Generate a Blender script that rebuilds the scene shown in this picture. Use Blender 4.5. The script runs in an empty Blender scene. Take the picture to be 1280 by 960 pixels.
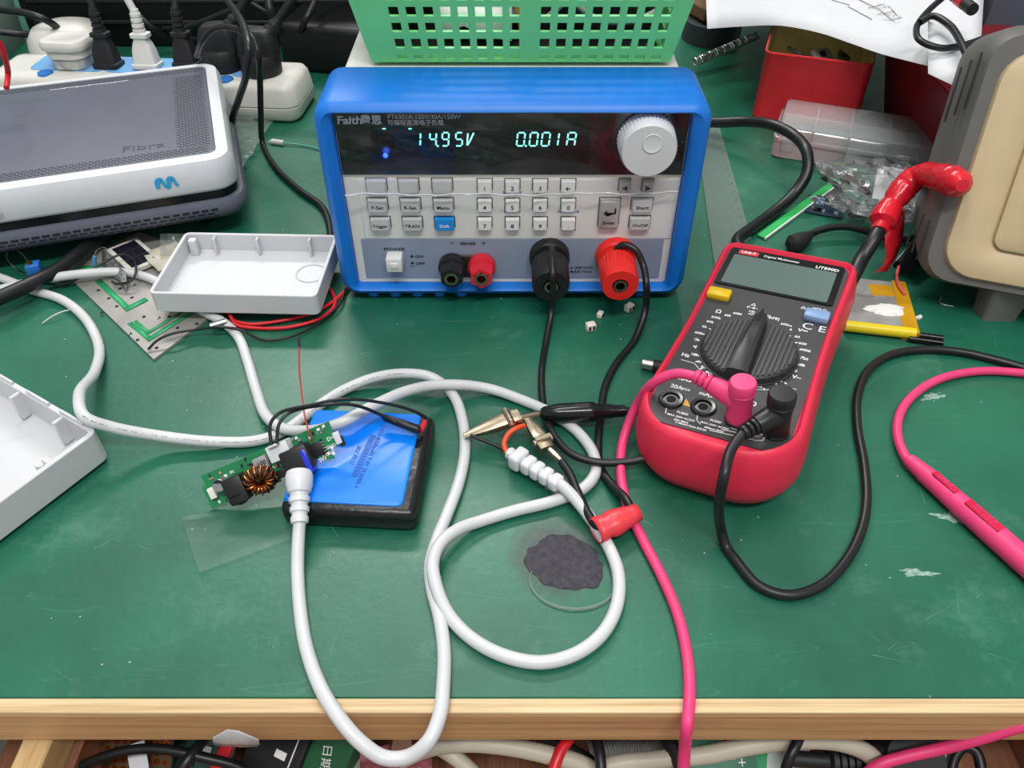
import bpy, bmesh, math, random
from mathutils import Vector, Matrix
random.seed(7)
SC = bpy.context.scene
COL = SC.collection
# ------------------------------------------------------------------ camera
F_PX, PITCH, CAM_H = 1000.0, math.radians(43.0), 0.307     # focal length in px of a 1280 px wide frame
cam = bpy.data.cameras.new('camera'); cam.sensor_width = 36.0
cam.lens = 36.0 * F_PX / 1280.0; cam.clip_start = 0.01; cam.clip_end = 20
cam_o = bpy.data.objects.new('camera', cam); COL.objects.link(cam_o)
cam_o.location = (0, 0, CAM_H); cam_o.rotation_euler = (math.pi / 2 - PITCH, 0, 0)
SC.camera = cam_o
# ------------------------------------------------------------------ world, lights, exposure
w = bpy.data.worlds.new('world'); SC.world = w; w.use_nodes = True
w.node_tree.nodes['Background'].inputs[0].default_value = (0.93, 0.97, 1.0, 1)
w.node_tree.nodes['Background'].inputs[1].default_value = 0.50
def area_light(name, loc, target, sx, sy, power, color=(1, 1, 1)):
    l = bpy.data.lights.new(name, 'AREA'); l.shape = 'RECTANGLE'; l.size = sx; l.size_y = sy
    l.energy = power; l.color = color
    o = bpy.data.objects.new(name, l); COL.objects.link(o); o.location = loc
    o.rotation_euler = (Vector(target) - Vector(loc)).to_track_quat('-Z', 'Y').to_euler()
    return o
area_light('ceiling_tube_far', (-0.35, 2.25, 2.05), (-0.05, 0.35, 0), 1.5, 0.22, 40, (1, 0.985, 0.96))
area_light('ceiling_tube_mid', (-0.30, 0.55, 2.05), (-0.05, 0.40, 0), 1.4, 0.20, 13, (1, 0.985, 0.96))
area_light('ceiling_tube_near', (0.20, -0.65, 2.05), (0.0, 0.40, 0.05), 1.4, 0.20, 34, (1, 0.985, 0.96))
SC.view_settings.view_transform = 'Standard'; SC.view_settings.look = 'None'
SC.view_settings.exposure = 0.0; SC.view_settings.gamma = 1.0
SC.view_settings.use_curve_mapping = False
# ------------------------------------------------------------------ pixel -> place
CF = Vector((0, math.cos(PITCH), -math.sin(PITCH))); CU = Vector((0, math.sin(PITCH), math.cos(PITCH)))
CC = Vector((0, 0, CAM_H)); EX, EY, EZ = Vector((1, 0, 0)), Vector((0, 1, 0)), Vector((0, 0, 1))
def ray(x, y): return CF + EX * ((x - 640) / F_PX) - CU * ((y - 480) / F_PX)
def P(x, y, z=0.0):
    d = ray(x, y); return CC + d * ((z - CAM_H) / d.z)
def PY(x, y, Y):
    d = ray(x, y); return CC + d * (Y / d.y)
def PP(x, y, o, n):
    d = ray(x, y); return CC + d * ((o - CC).dot(n) / d.dot(n))
# ------------------------------------------------------------------ materials
def lin(h):
    h = h.lstrip('#'); r = []
    for i in (0, 2, 4):
        c = int(h[i:i + 2], 16) / 255
        r.append(c / 12.92 if c <= 0.04045 else ((c + 0.055) / 1.055) ** 2.4)
    return (r[0], r[1], r[2], 1)
MATS = {}
def mat(name, hexc, rough=0.5, metal=0.0, var=0.06, vscale=60, bump=0.0, bscale=400, coat=0.0, trans=0.0,
        ior=1.45, emit=0.0, alpha=1.0, spec=0.5, sss=0.0):
    if name in MATS: return MATS[name]
    m = bpy.data.materials.new(name); m.use_nodes = True; nt = m.node_tree; b = nt.nodes['Principled BSDF']
    c = lin(hexc); tc = nt.nodes.new('ShaderNodeTexCoord')
    nz = nt.nodes.new('ShaderNodeTexNoise'); nz.inputs['Scale'].default_value = vscale; nz.inputs['Detail'].default_value = 4
    nt.links.new(tc.outputs['Object'], nz.inputs['Vector'])
    rp = nt.nodes.new('ShaderNodeValToRGB'); nt.links.new(nz.outputs['Fac'], rp.inputs['Fac'])
    rp.color_ramp.elements[0].position = 0.3; rp.color_ramp.elements[1].position = 0.7
    rp.color_ramp.elements[0].color = tuple(max(0, v * (1 - var)) for v in c[:3]) + (1,)
    rp.color_ramp.elements[1].color = tuple(min(1, v * (1 + var)) for v in c[:3]) + (1,)
    nt.links.new(rp.outputs['Color'], b.inputs['Base Color'])
    b.inputs['Roughness'].default_value = rough; b.inputs['Metallic'].default_value = metal
    b.inputs['IOR'].default_value = ior; b.inputs['Specular IOR Level'].default_value = spec
    b.inputs['Coat Weight'].default_value = coat; b.inputs['Coat Roughness'].default_value = 0.08
    b.inputs['Transmission Weight'].default_value = trans; b.inputs['Alpha'].default_value = alpha
    if sss: b.inputs['Subsurface Weight'].default_value = sss; b.inputs['Subsurface Scale'].default_value = 0.004
    if emit:
        b.inputs['Emission Color'].default_value = c; b.inputs['Emission Strength'].default_value = emit
    if bump:
        bn = nt.nodes.new('ShaderNodeTexNoise'); bn.inputs['Scale'].default_value = bscale
        nt.links.new(tc.outputs['Object'], bn.inputs['Vector'])
        bp = nt.nodes.new('ShaderNodeBump'); bp.inputs['Strength'].default_value = bump; bp.inputs['Distance'].default_value = 0.001
        nt.links.new(bn.outputs['Fac'], bp.inputs['Height']); nt.links.new(bp.outputs['Normal'], b.inputs['Normal'])
    MATS[name] = m; return m
def film_mat(name, hexc, haze=0.08, bump=0.6, bscale=90, rough=0.08):
    """clear plastic sheet: see-through with a little haze and crinkled gloss"""
    m = bpy.data.materials.new(name); m.use_nodes = True; nt = m.node_tree; nt.nodes.clear()
    out = nt.nodes.new('ShaderNodeOutputMaterial'); tr = nt.nodes.new('ShaderNodeBsdfTransparent')
    gl = nt.nodes.new('ShaderNodeBsdfGlossy'); gl.inputs['Roughness'].default_value = rough
    df = nt.nodes.new('ShaderNodeBsdfDiffuse'); df.inputs['Color'].default_value = lin(hexc)
    tc = nt.nodes.new('ShaderNodeTexCoord'); nz = nt.nodes.new('ShaderNodeTexNoise')
    nz.inputs['Scale'].default_value = bscale; nz.inputs['Detail'].default_value = 3
    nt.links.new(tc.outputs['Object'], nz.inputs['Vector'])
    bp = nt.nodes.new('ShaderNodeBump'); bp.inputs['Strength'].default_value = bump; bp.inputs['Distance'].default_value = 0.002
    nt.links.new(nz.outputs['Fac'], bp.inputs['Height']); nt.links.new(bp.outputs['Normal'], gl.inputs['Normal'])
    fr = nt.nodes.new('ShaderNodeFresnel'); fr.inputs['IOR'].default_value = 1.4; nt.links.new(bp.outputs['Normal'], fr.inputs['Normal'])
    m1 = nt.nodes.new('ShaderNodeMixShader'); m1.inputs['Fac'].default_value = haze
    nt.links.new(tr.outputs[0], m1.inputs[1]); nt.links.new(df.outputs[0], m1.inputs[2])
    m2 = nt.nodes.new('ShaderNodeMixShader'); nt.links.new(fr.outputs[0], m2.inputs['Fac'])
    nt.links.new(m1.outputs[0], m2.inputs[1]); nt.links.new(gl.outputs[0], m2.inputs[2])
    nt.links.new(m2.outputs[0], out.inputs['Surface']); MATS[name] = m; return m
# ------------------------------------------------------------------ mesh builder
class M:
    def __init__(s): s.v = []; s.f = []
    def add(s, vs, fs):
        n = len(s.v); s.v += [Vector(v) for v in vs]; s.f += [tuple(i + n for i in f) for f in fs]; return s
    def frombm(s, bm, mtx=None):
        bm.verts.index_update(); n = len(s.v)
        s.v += [(mtx @ v.co if mtx else v.co.copy()) for v in bm.verts]
        s.f += [tuple(v.index + n for v in f.verts) for f in bm.faces]; bm.free(); return s
    def box(s, c, d, r=0.0, seg=2, mtx=None, rz=0.0):
        bm = bmesh.new(); bmesh.ops.create_cube(bm, size=1)
        for v in bm.verts: v.co = Vector((v.co.x * d[0], v.co.y * d[1], v.co.z * d[2]))
        if r: bmesh.ops.bevel(bm, geom=bm.edges[:], offset=min(r, min(d) * 0.49), segments=seg, profile=0.5, affect='EDGES')
        t = Matrix.Translation(Vector(c)) @ Matrix.Rotation(rz, 4, 'Z')
        return s.frombm(bm, (mtx @ t) if mtx else t)
    def loft(s, rings, cap0=True, cap1=True, closed=True):
        n = len(s.v); k = len(rings[0])
        for r in rings: s.v += [Vector(p) for p in r]
        for i in range(len(rings) - 1):
            for j in range(k if closed else k - 1):
                a = n + i * k + j; b = n + i * k + (j + 1) % k
                s.f.append((a, b, b + k, a + k))
        if cap0: s.f.append(tuple(n + j for j in reversed(range(k))))
        if cap1: s.f.append(tuple(n + (len(rings) - 1) * k + j for j in range(k)))
        return s
    def tube(s, pts, r, seg=10, cap=True):
        """r: number or list of radii"""
        pts = [Vector(p) for p in pts]; rings = []; up = None
        for i, p in enumerate(pts):
            t = (pts[min(i + 1, len(pts) - 1)] - pts[max(i - 1, 0)])
            t = t.normalized() if t.length > 1e-9 else Vector((1, 0, 0))
            if up is None:
                up = EZ if abs(t.z) < 0.9 else EX
            a = t.cross(up); a = a.normalized() if a.length > 1e-6 else t.orthogonal().normalized()
            up = a.cross(t).normalized(); rr = r[i] if isinstance(r, (list, tuple)) else r
            rings.append([p + (a * math.cos(q) + up * math.sin(q)) * rr for q in [2 * math.pi * j / seg for j in range(seg)]])
        return s.loft(rings, cap, cap)
    def lathe(s, prof, mtx, seg=24, cap=True):
        """prof: (radius, height) pairs; revolved around local z"""
        rings = [[mtx @ Vector((r * math.cos(a), r * math.sin(a), h)) for a in [2 * math.pi * j / seg for j in range(seg)]] for r, h in prof]
        return s.loft(rings, cap, cap)
    def prism(s, pts, z0, z1, mtx=None, taper=0.0):
        mtx = mtx or Matrix.Identity(4)
        c = sum((Vector((p[0], p[1])) for p in pts), Vector((0, 0))) / len(pts)
        r0 = [mtx @ Vector((p[0], p[1], z0)) for p in pts]
        r1 = [mtx @ Vector((c.x + (p[0] - c.x) * (1 - taper), c.y + (p[1] - c.y) * (1 - taper), z1)) for p in pts]
        return s.loft([r0, r1])
    def grid(s, rows, thick=0.0):
        """rows of points; thick gives a second sheet"""
        n = len(s.v); k = len(rows[0]); R = len(rows)
        for r in rows: s.v += [Vector(p) for p in r]
        for i in range(R - 1):
            for j in range(k - 1):
                a = n + i * k + j; s.f.append((a, a + 1, a + k + 1, a + k))
        return s
def fix_normals(me):
    bm = bmesh.new(); bm.from_mesh(me); bmesh.ops.recalc_face_normals(bm, faces=bm.faces[:]); bm.to_mesh(me); bm.free()
WLOC = {}
def obj(name, m, material, parent=None, label=None, smooth=38, kind=None, solid=0.0):
    lo = [min(v[i] for v in m.v) for i in range(3)]; hi = [max(v[i] for v in m.v) for i in range(3)]
    c = Vector([(a + b) / 2 for a, b in zip(lo, hi)])
    if parent is None: c.z = lo[2]
    me = bpy.data.meshes.new(name); me.from_pydata([tuple(v - c) for v in m.v], [], m.f); fix_normals(me)
    for p in me.polygons: p.use_smooth = True
    me.set_sharp_from_angle(angle=math.radians(smooth))
    if material: me.materials.append(material)
    o = bpy.data.objects.new(name, me); COL.objects.link(o)
    WLOC[o.name] = c
    if parent is not None:
        o.parent = parent; o.location = c - WLOC[parent.name]
    else: o.location = c
    if label: o['label'] = label
    if kind: o['kind'] = kind
    if solid:
        md = o.modifiers.new('thickness', 'SOLIDIFY'); md.thickness = solid; md.offset = 0
    return o
def tag(o, label, cat, group=None, kind=None):
    o['label'] = label; o['category'] = cat
    if group: o['group'] = group
    if kind: o['kind'] = kind
    return o
def thing(name, label, cat, loc, group=None):
    o = bpy.data.objects.new(name, None); COL.objects.link(o); o.location = loc; o.empty_display_size = 0.01
    WLOC[o.name] = Vector(loc); return tag(o, label, cat, group)
def copy_part(o, wloc, parent=None, name=None):
    c = o.copy(); COL.objects.link(c); c.parent = parent or o.parent
    c.location = Vector(wloc) - WLOC[c.parent.name]; WLOC[c.name] = Vector(wloc); return c
def frame(o, x, y):
    x = Vector(x).normalized(); y = Vector(y); y = (y - x * y.dot(x)).normalized(); z = x.cross(y)
    return Matrix(((x.x, y.x, z.x, o[0]), (x.y, y.y, z.y, o[1]), (x.z, y.z, z.z, o[2]), (0, 0, 0, 1)))
def zframe(o, z, hint=EX):
    """matrix whose local z points along z"""
    z = Vector(z).normalized(); x = Vector(hint) - z * Vector(hint).dot(z)
    x = x.normalized() if x.length > 1e-6 else z.orthogonal().normalized(); y = z.cross(x)
    return Matrix(((x.x, y.x, z.x, o[0]), (x.y, y.y, z.y, o[1]), (x.z, y.z, z.z, o[2]), (0, 0, 0, 1)))
_TXT = {}
def text_mesh(s, bold=0.0, align='CENTER'):
    k = (s, bold, align)
    if k not in _TXT:
        c = bpy.data.curves.new('t', 'FONT'); c.body = s; c.size = 1; c.align_x = align; c.align_y = 'CENTER'
        c.resolution_u = 3; c.offset = bold
        o = bpy.data.objects.new('t', c); me = bpy.data.meshes.new_from_object(o)
        _TXT[k] = ([v.co.copy() for v in me.vertices], [tuple(p.vertices) for p in me.polygons])
        bpy.data.objects.remove(o); bpy.data.curves.remove(c); bpy.data.meshes.remove(me)
    return _TXT[k]
def put_text(m, s, mtx, size, bold=0.012, sx=1.0, shear=0.0, align='CENTER', lift=0.0002):
    vs, fs = text_mesh(s, bold, align)
    m.add([mtx @ Vector(((v.x * sx + v.y * shear) * size, v.y * size, lift)) for v in vs], fs); return m
def rr(cx, cy, w, h, r, n=5, rs=None):
    """rounded rectangle, ccw; rs: radii for (br, tr, tl, bl)"""
    rs = rs or (r, r, r, r); out = []
    cs = ((cx + w / 2, cy - h / 2, -90, -1, 1), (cx + w / 2, cy + h / 2, 0, -1, -1), (cx - w / 2, cy + h / 2, 90, 1, -1), (cx - w / 2, cy - h / 2, 180, 1, 1))
    for (x, y, a0, dx, dy), q in zip(cs, rs):
        for i in range(n + 1):
            a = math.radians(a0 + 90 * i / n); out.append((x + dx * q + q * math.cos(a), y + dy * q + q * math.sin(a)))
    return out
def catmull(pts, n=7):
    pts = [Vector(p) for p in pts]; out = []
    for i in range(len(pts) - 1):
        p1, p2 = pts[i], pts[i + 1]
        p0 = pts[i - 1] if i else p1 * 2 - p2; p3 = pts[i + 2] if i + 2 < len(pts) else p2 * 2 - p1
        d1 = max((p1 - p0).length, 1e-6) ** .5; d2 = max((p2 - p1).length, 1e-6) ** .5; d3 = max((p3 - p2).length, 1e-6) ** .5
        m1 = (p1 - p0) / d1 - (p2 - p0) / (d1 + d2) + (p2 - p1) / d2
        m2 = (p2 - p1) / d2 - (p3 - p1) / (d2 + d3) + (p3 - p2) / d3
        m1 *= d2; m2 *= d2
        for j in range(n):
            t = j / n; out.append(p1 * (2 * t ** 3 - 3 * t ** 2 + 1) + m1 * (t ** 3 - 2 * t * t + t) + p2 * (-2 * t ** 3 + 3 * t * t) + m2 * (t ** 3 - t * t))
    out.append(pts[-1]); return out
def path(px, n=7): return catmull([P(*q) for q in px], n)
def cable(name, label, cat, px, r, material, parent=None, group=None, seg=10):
    o = obj(name, M().tube(path(px), r, seg), material, parent)
    if parent is None: tag(o, label, cat, group)
    elif label: o['label'] = label
    return o
# ------------------------------------------------------------------ palette
BLACK_CABLE = mat('black_cable_rubber', '#17181a', 0.38, var=0.1)
BLACK_GLOSS = mat('black_glossy_plastic', '#101113', 0.2)
BLACK_MATTE = mat('black_matte_plastic', '#1b1c1e', 0.55)
BLACK_TAPE = mat('black_electrical_tape', '#141517', 0.3, bump=0.5, bscale=160)
WHITE_CABLE = mat('white_pvc_cable', '#c7c8c9', 0.38, var=0.03)
WHITE_PLASTIC = mat('white_abs_plastic', '#cccdcf', 0.4, var=0.02)
CREAM = mat('cream_abs_plastic', '#ddd9cf', 0.45, var=0.03)
CREAM2 = mat('cream_light_panel', '#d6d5d2', 0.5, var=0.02)
BLUE_FRAME = mat('blue_rubber_bumper', '#0a70cc', 0.42, var=0.05)
PINK = mat('pink_red_silicone', '#de3d74', 0.42, var=0.05)
RED_PVC = mat('red_pvc', '#d2202c', 0.35, var=0.06)
RED_TAPE = mat('red_vinyl_tape', '#c8192a', 0.22, var=0.1, bump=0.7, bscale=120)
STEEL = mat('steel', '#b9b9b6', 0.3, metal=1.0)
NICKEL = mat('warm_nickel_plate', '#b3a48c', 0.28, metal=1.0, var=0.15, vscale=200)
PCB_GREEN = mat('green_solder_mask', '#1d7a4c', 0.35, var=0.15)
PRINT_WHITE = mat('white_print', '#e8e8e6', 0.6, var=0.0)
PRINT_BLACK = mat('black_print', '#17181c', 0.6, var=0.0)
COPPER = mat('enamelled_copper', '#b5652f', 0.3, metal=1.0)
# ================================================================== the setting
fl = obj('floor', M().box((0, 1.0, -0.76), (6, 4.06, 0.02)), mat('grey_floor', '#77736d', 0.6, var=0.1, vscale=6)); fl['kind'] = 'structure'
wb = obj('wall_back', M().box((0, 3.02, 0.75), (6, 0.04, 3.0)), mat('wall_paint', '#8f958f', 0.8, var=0.05, vscale=4)); wb['kind'] = 'structure'
# --- workbench
def wood_mat(name, c1, c2, scale=(3, 60, 60), rough=0.5):
    m = bpy.data.materials.new(name); m.use_nodes = True; nt = m.node_tree; b = nt.nodes['Principled BSDF']
    tc = nt.nodes.new('ShaderNodeTexCoord'); mp = nt.nodes.new('ShaderNodeMapping'); mp.inputs['Scale'].default_value = scale
    nt.links.new(tc.outputs['Object'], mp.inputs['Vector'])
    nz = nt.nodes.new('ShaderNodeTexNoise'); nz.inputs['Scale'].default_value = 4; nz.inputs['Detail'].default_value = 6; nz.inputs['Roughness'].default_value = 0.65
    nt.links.new(mp.outputs[0], nz.inputs['Vector'])
    wv = nt.nodes.new('ShaderNodeTexNoise'); wv.inputs['Scale'].default_value = 22; wv.inputs['Detail'].default_value = 2
    nt.links.new(mp.outputs[0], wv.inputs['Vector'])
    mx = nt.nodes.new('ShaderNodeMix'); mx.inputs[0].default_value = 0.35
    nt.links.new(nz.outputs['Fac'], mx.inputs[2]); nt.links.new(wv.outputs['Fac'], mx.inputs[3])
    rp = nt.nodes.new('ShaderNodeValToRGB'); rp.color_ramp.elements[0].color = lin(c1); rp.color_ramp.elements[1].color = lin(c2)
    rp.color_ramp.elements[0].position = 0.36; rp.color_ramp.elements[1].position = 0.62
    nt.links.new(mx.outputs[0], rp.inputs['Fac']); nt.links.new(rp.outputs['Color'], b.inputs['Base Color'])
    b.inputs['Roughness'].default_value = rough; MATS[name] = m; return m
PINE = wood_mat('pine_edge', '#a87d52', '#d0a976', (1.2, 40, 90))
PINE_TOP = wood_mat('worn_pine_lip', '#b08f63', '#d8bf95', (1.2, 70, 40))
PINE_L = wood_mat('pale_pine', '#b3905c', '#d2b482', (60, 3, 60))
REDWOOD = wood_mat('reddish_veneer', '#6b4230', '#8f5f45', (60, 4, 30))
bench = thing('workbench', 'wooden workbench with a pine front edge below the green mat', 'workbench', (0, 0.5, -0.75))
obj('tabletop', M().box((0, 0.5808, -0.0135), (1.7, 0.88, 0.0225), 0.0006, 1), PINE, bench)
obj('edge_lip', M().box((0, 0.1438, -0.0011), (1.7, 0.006, 0.0024), 0.0004, 1), PINE_TOP, bench, 'pale worn lip along the front edge')
for sx in (-0.8, 0.8):
    for y in (0.2, 0.95):
        obj('leg', M().box((sx, y, -0.3875), (0.06, 0.06, 0.725), 0.004), PINE, bench)
# --- green mat
def mat_green():
    m = bpy.data.materials.new('green_rubber_mat'); m.use_nodes = True; nt = m.node_tree; b = nt.nodes['Principled BSDF']
    tc = nt.nodes.new('ShaderNodeTexCoord')
    def noise(sc, det=5, rg=0.6, vec=None):
        n = nt.nodes.new('ShaderNodeTexNoise'); n.inputs['Scale'].default_value = sc; n.inputs['Detail'].default_value = det
        n.inputs['Roughness'].default_value = rg; nt.links.new(vec or tc.outputs['Object'], n.inputs['Vector']); return n
    def ramp(src, p0, c0, p1, c1):
        r = nt.nodes.new('ShaderNodeValToRGB'); r.color_ramp.elements[0].position = p0; r.color_ramp.elements[1].position = p1
        r.color_ramp.elements[0].color = c0; r.color_ramp.elements[1].color = c1; nt.links.new(src, r.inputs['Fac']); return r
    base = ramp(noise(9).outputs['Fac'], 0.3, lin('#11503d'), 0.72, lin('#1e6b52'))
    # pale scuffs
    scuff = ramp(noise(16, 8, 0.75).outputs['Fac'], 0.56, (0, 0, 0, 1), 0.80, (1, 1, 1, 1))
    mix = nt.nodes.new('ShaderNodeMix'); mix.data_type = 'RGBA'; mix.inputs['B'].default_value = lin('#5f8f78')
    sc = nt.nodes.new('ShaderNodeMath'); sc.operation = 'MULTIPLY'; sc.inputs[1].default_value = 0.5
    nt.links.new(scuff.outputs['Color'], sc.inputs[0]); nt.links.new(sc.outputs[0], mix.inputs['Factor']); nt.links.new(base.outputs['Color'], mix.inputs['A'])
    # fine specks of dust
    vo = nt.nodes.new('ShaderNodeTexVoronoi'); vo.inputs['Scale'].default_value = 150; nt.links.new(tc.outputs['Object'], vo.inputs['Vector'])
    spk = ramp(vo.outputs['Distance'], 0.045, (1, 1, 1, 1), 0.075, (0, 0, 0, 1))
    keep = ramp(vo.outputs['Color'], 0.66, (0, 0, 0, 1), 0.70, (1, 1, 1, 1))
    mm = nt.nodes.new('ShaderNodeMath'); mm.operation = 'MULTIPLY'; nt.links.new(spk.outputs['Color'], mm.inputs[0]); nt.links.new(keep.outputs['Color'], mm.inputs[1])
    ms = nt.nodes.new('ShaderNodeMath'); ms.operation = 'MULTIPLY'; ms.inputs[1].default_value = 0.55; nt.links.new(mm.outputs[0], ms.inputs[0])
    mix2 = nt.nodes.new('ShaderNodeMix'); mix2.data_type = 'RGBA'; mix2.inputs['B'].default_value = lin('#c9d6cf')
    nt.links.new(ms.outputs[0], mix2.inputs['Factor']); nt.links.new(mix.outputs['Result'], mix2.inputs['A'])
    # hair-line scratches: stretched noise crossing zero
    out = mix2.outputs['Result']
    for ang, scl, seed in ((0.5, (4, 55, 1), 0.0), (-0.9, (5, 70, 1), 3.1)):
        mp = nt.nodes.new('ShaderNodeMapping'); mp.inputs['Rotation'].default_value = (0, 0, ang); mp.inputs['Scale'].default_value = scl; mp.inputs['Location'].default_value = (seed, seed, 0)
        nt.links.new(tc.outputs['Object'], mp.inputs['Vector'])
        n = noise(1.6, 1, 0.4, mp.outputs[0])
        d = nt.nodes.new('ShaderNodeMath'); d.operation = 'SUBTRACT'; d.inputs[1].default_value = 0.63; nt.links.new(n.outputs['Fac'], d.inputs[0])
        a = nt.nodes.new('ShaderNodeMath'); a.operation = 'ABSOLUTE'; nt.links.new(d.outputs[0], a.inputs[0])
        s = ramp(a.outputs[0], 0.001, (0.10, 0.10, 0.10, 1), 0.004, (0, 0, 0, 1))
        x = nt.nodes.new('ShaderNodeMix'); x.data_type = 'RGBA'; x.inputs['B'].default_value = lin('#7fae98')
        nt.links.new(s.outputs['Color'], x.inputs['Factor']); nt.links.new(out, x.inputs['A']); out = x.outputs['Result']
    # soot stain around the burn
    cx = P(696, 694); sp = nt.nodes.new('ShaderNodeVectorMath'); sp.operation = 'DISTANCE'; sp.inputs[1].default_value = (cx.x, cx.y - 0.583, 0)
    nt.links.new(tc.outputs['Object'], sp.inputs[0])
    ad = nt.nodes.new('ShaderNodeMath'); ad.operation = 'MULTIPLY_ADD'; ad.inputs[1].default_value = 0.006; nt.links.new(noise(120, 4).outputs['Fac'], ad.inputs[0]); nt.links.new(sp.outputs['Value'], ad.inputs[2])
    so = ramp(ad.outputs[0], 0.0185, (0.75, 0.75, 0.75, 1), 0.027, (0, 0, 0, 1))
    xs = nt.nodes.new('ShaderNodeMix'); xs.data_type = 'RGBA'; xs.inputs['B'].default_value = lin('#26302c')
    nt.links.new(so.outputs['Color'], xs.inputs['Factor']); nt.links.new(out, xs.inputs['A']); out = xs.outputs['Result']
    nt.links.new(out, b.inputs['Base Color'])
    rg = ramp(noise(7, 6).outputs['Fac'], 0.3, (0.30, 0.30, 0.30, 1), 0.75, (0.52, 0.52, 0.52, 1)); nt.links.new(rg.outputs['Color'], b.inputs['Roughness'])
    bp = nt.nodes.new('ShaderNodeBump'); bp.inputs['Strength'].default_value = 0.12; bp.inputs['Distance'].default_value = 0.001
    nt.links.new(noise(220, 3).outputs['Fac'], bp.inputs['Height']); nt.links.new(bp.outputs['Normal'], b.inputs['Normal'])
    return m
gm = thing('bench_mat', 'scratched dark green rubber mat covering the workbench top', 'mat', (0, 0.5, -0.0022))
obj('sheet', M().box((0, 0.583, -0.0011), (1.69, 0.872, 0.0022), 0.0005, 1), mat_green(), gm)
# burn mark and hardened glue on the mat
def blob(cx, cy, rx, ry, rot, n=44, jag=0.12, seed=1):
    rnd = random.Random(seed); ph = [rnd.uniform(0, 6.28) for _ in range(6)]; out = []
    for i in range(n):
        a = 2 * math.pi * i / n; k = 1 + jag * (0.5 * math.sin(3 * a + ph[0]) + 0.35 * math.sin(5 * a + ph[1]) + 0.3 * math.sin(9 * a + ph[2]) + 0.25 * math.sin(14 * a + ph[3]))
        x, y = rx * k * math.cos(a), ry * k * math.sin(a)
        out.append((cx + x * math.cos(rot) - y * math.sin(rot), cy + x * math.sin(rot) + y * math.cos(rot)))
    return out
CHAR = mat('charred_rubber', '#3a373f', 0.75, var=0.35, vscale=300, bump=0.9, bscale=500)
bc = P(706, 703)
m = M(); rnd = random.Random(4)
outer = blob(bc.x, bc.y, 0.0180, 0.0145, -0.35, 96, 0.09, 11)
rings = []
for k, (s, z) in enumerate(((1.0, 0.0001), (0.94, 0.0007), (0.6, 0.0009), (0.25, 0.0008))):
    rings.append([(bc.x + (x - bc.x) * s, bc.y + (y - bc.y) * s, z + (rnd.uniform(-.0002, .0002) if k else 0)) for x, y in outer])
m.loft(rings, False, True); obj('burn_mark', m, CHAR, gm, 'dark grey charred burn patch')
g = P(717, 725); m = M()
for k in range(1):
    ring = [Vector((g.x + 0.0195 * math.cos(a), g.y + 0.0150 * math.sin(a), 0.0003)) for a in [math.radians(150 + i * 240 / 40) for i in range(41)]]
    m.tube(ring, [0.0002 + 0.0008 * math.sin(math.pi * i / 40) for i in range(41)], 6)
GLUE = mat('clear_glue', '#9fb8ab', 0.12, trans=0.6, var=0.02)
obj('glue_ring', m, GLUE, gm, 'shiny ring of clear hardened glue')
rnd = random.Random(33); m = M()
for k in range(70):
    c = P(rnd.uniform(20, 1260), rnd.uniform(400, 860)); a = rnd.choice((.45, .5, 2.4, 1.2, -.3)) + rnd.uniform(-.25, .25); l_ = rnd.uniform(.004, .022); d = Vector((math.cos(a), math.sin(a), 0)); n = Vector((-d.y, d.x, 0)) * rnd.uniform(.00006, .00013)
    b = c + d * l_ + n * rnd.uniform(-8, 8); m.add([c - n + EZ * .00006, c + n + EZ * .00006, b + EZ * .00006], [(0, 1, 2)])
obj('fine_scratches', m, mat('scratch_green', '#5f8a78', .6, var=.1), gm, 'fine pale scratches', kind='stuff')
WORN = mat('whitish_scrape', '#7c9a8c', 0.7, var=0.45, vscale=500)
for (x, y, rx, ry, rot, sd) in ((1195, 648, 0.0085, 0.0032, -0.25, 5), (1147, 716, 0.0072, 0.0018, -0.1, 8), (1166, 496, 0.0062, 0.0022, 0.2, 9)):
    c = P(x, y); obj('scrape_mark', M().prism(blob(c.x, c.y, rx, ry, rot, 40, 0.5, sd), 0.0, 0.00012), WORN, gm)
# --- open drawer under the bench edge
dr = thing('desk_drawer', 'open wooden drawer full of cables below the bench edge', 'drawer', (0, 0.12, -0.13))
obj('bottom_board', M().box((0.02, 0.10, -0.112), (0.56, 0.48, 0.006)), REDWOOD, dr)
xl = P(38, 943, -0.028).x; xr = P(1262, 943, -0.06).x
for x0, mt_, nm, lb in ((xl, PINE_L, 'side_board', 'pale pine side board'), (0.262, REDWOOD, 'side_board', 'reddish brown side board')):
    obj(nm, M().box((x0, 0.10, -0.076), (0.0125, 0.50, 0.096), 0.001, 1), mt_, dr, lb)
obj('inner_liner', M().box((xl + 0.0085, 0.10, -0.085), (0.004, 0.50, 0.078)), REDWOOD, dr, 'reddish inner face')
obj('front_board', M().box((0.02, -0.145, -0.08), (0.56, 0.014, 0.10)), REDWOOD, dr)
obj('back_board', M().box((0.02, 0.345, -0.08), (0.56, 0.012, 0.09)), REDWOOD, dr)
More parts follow.
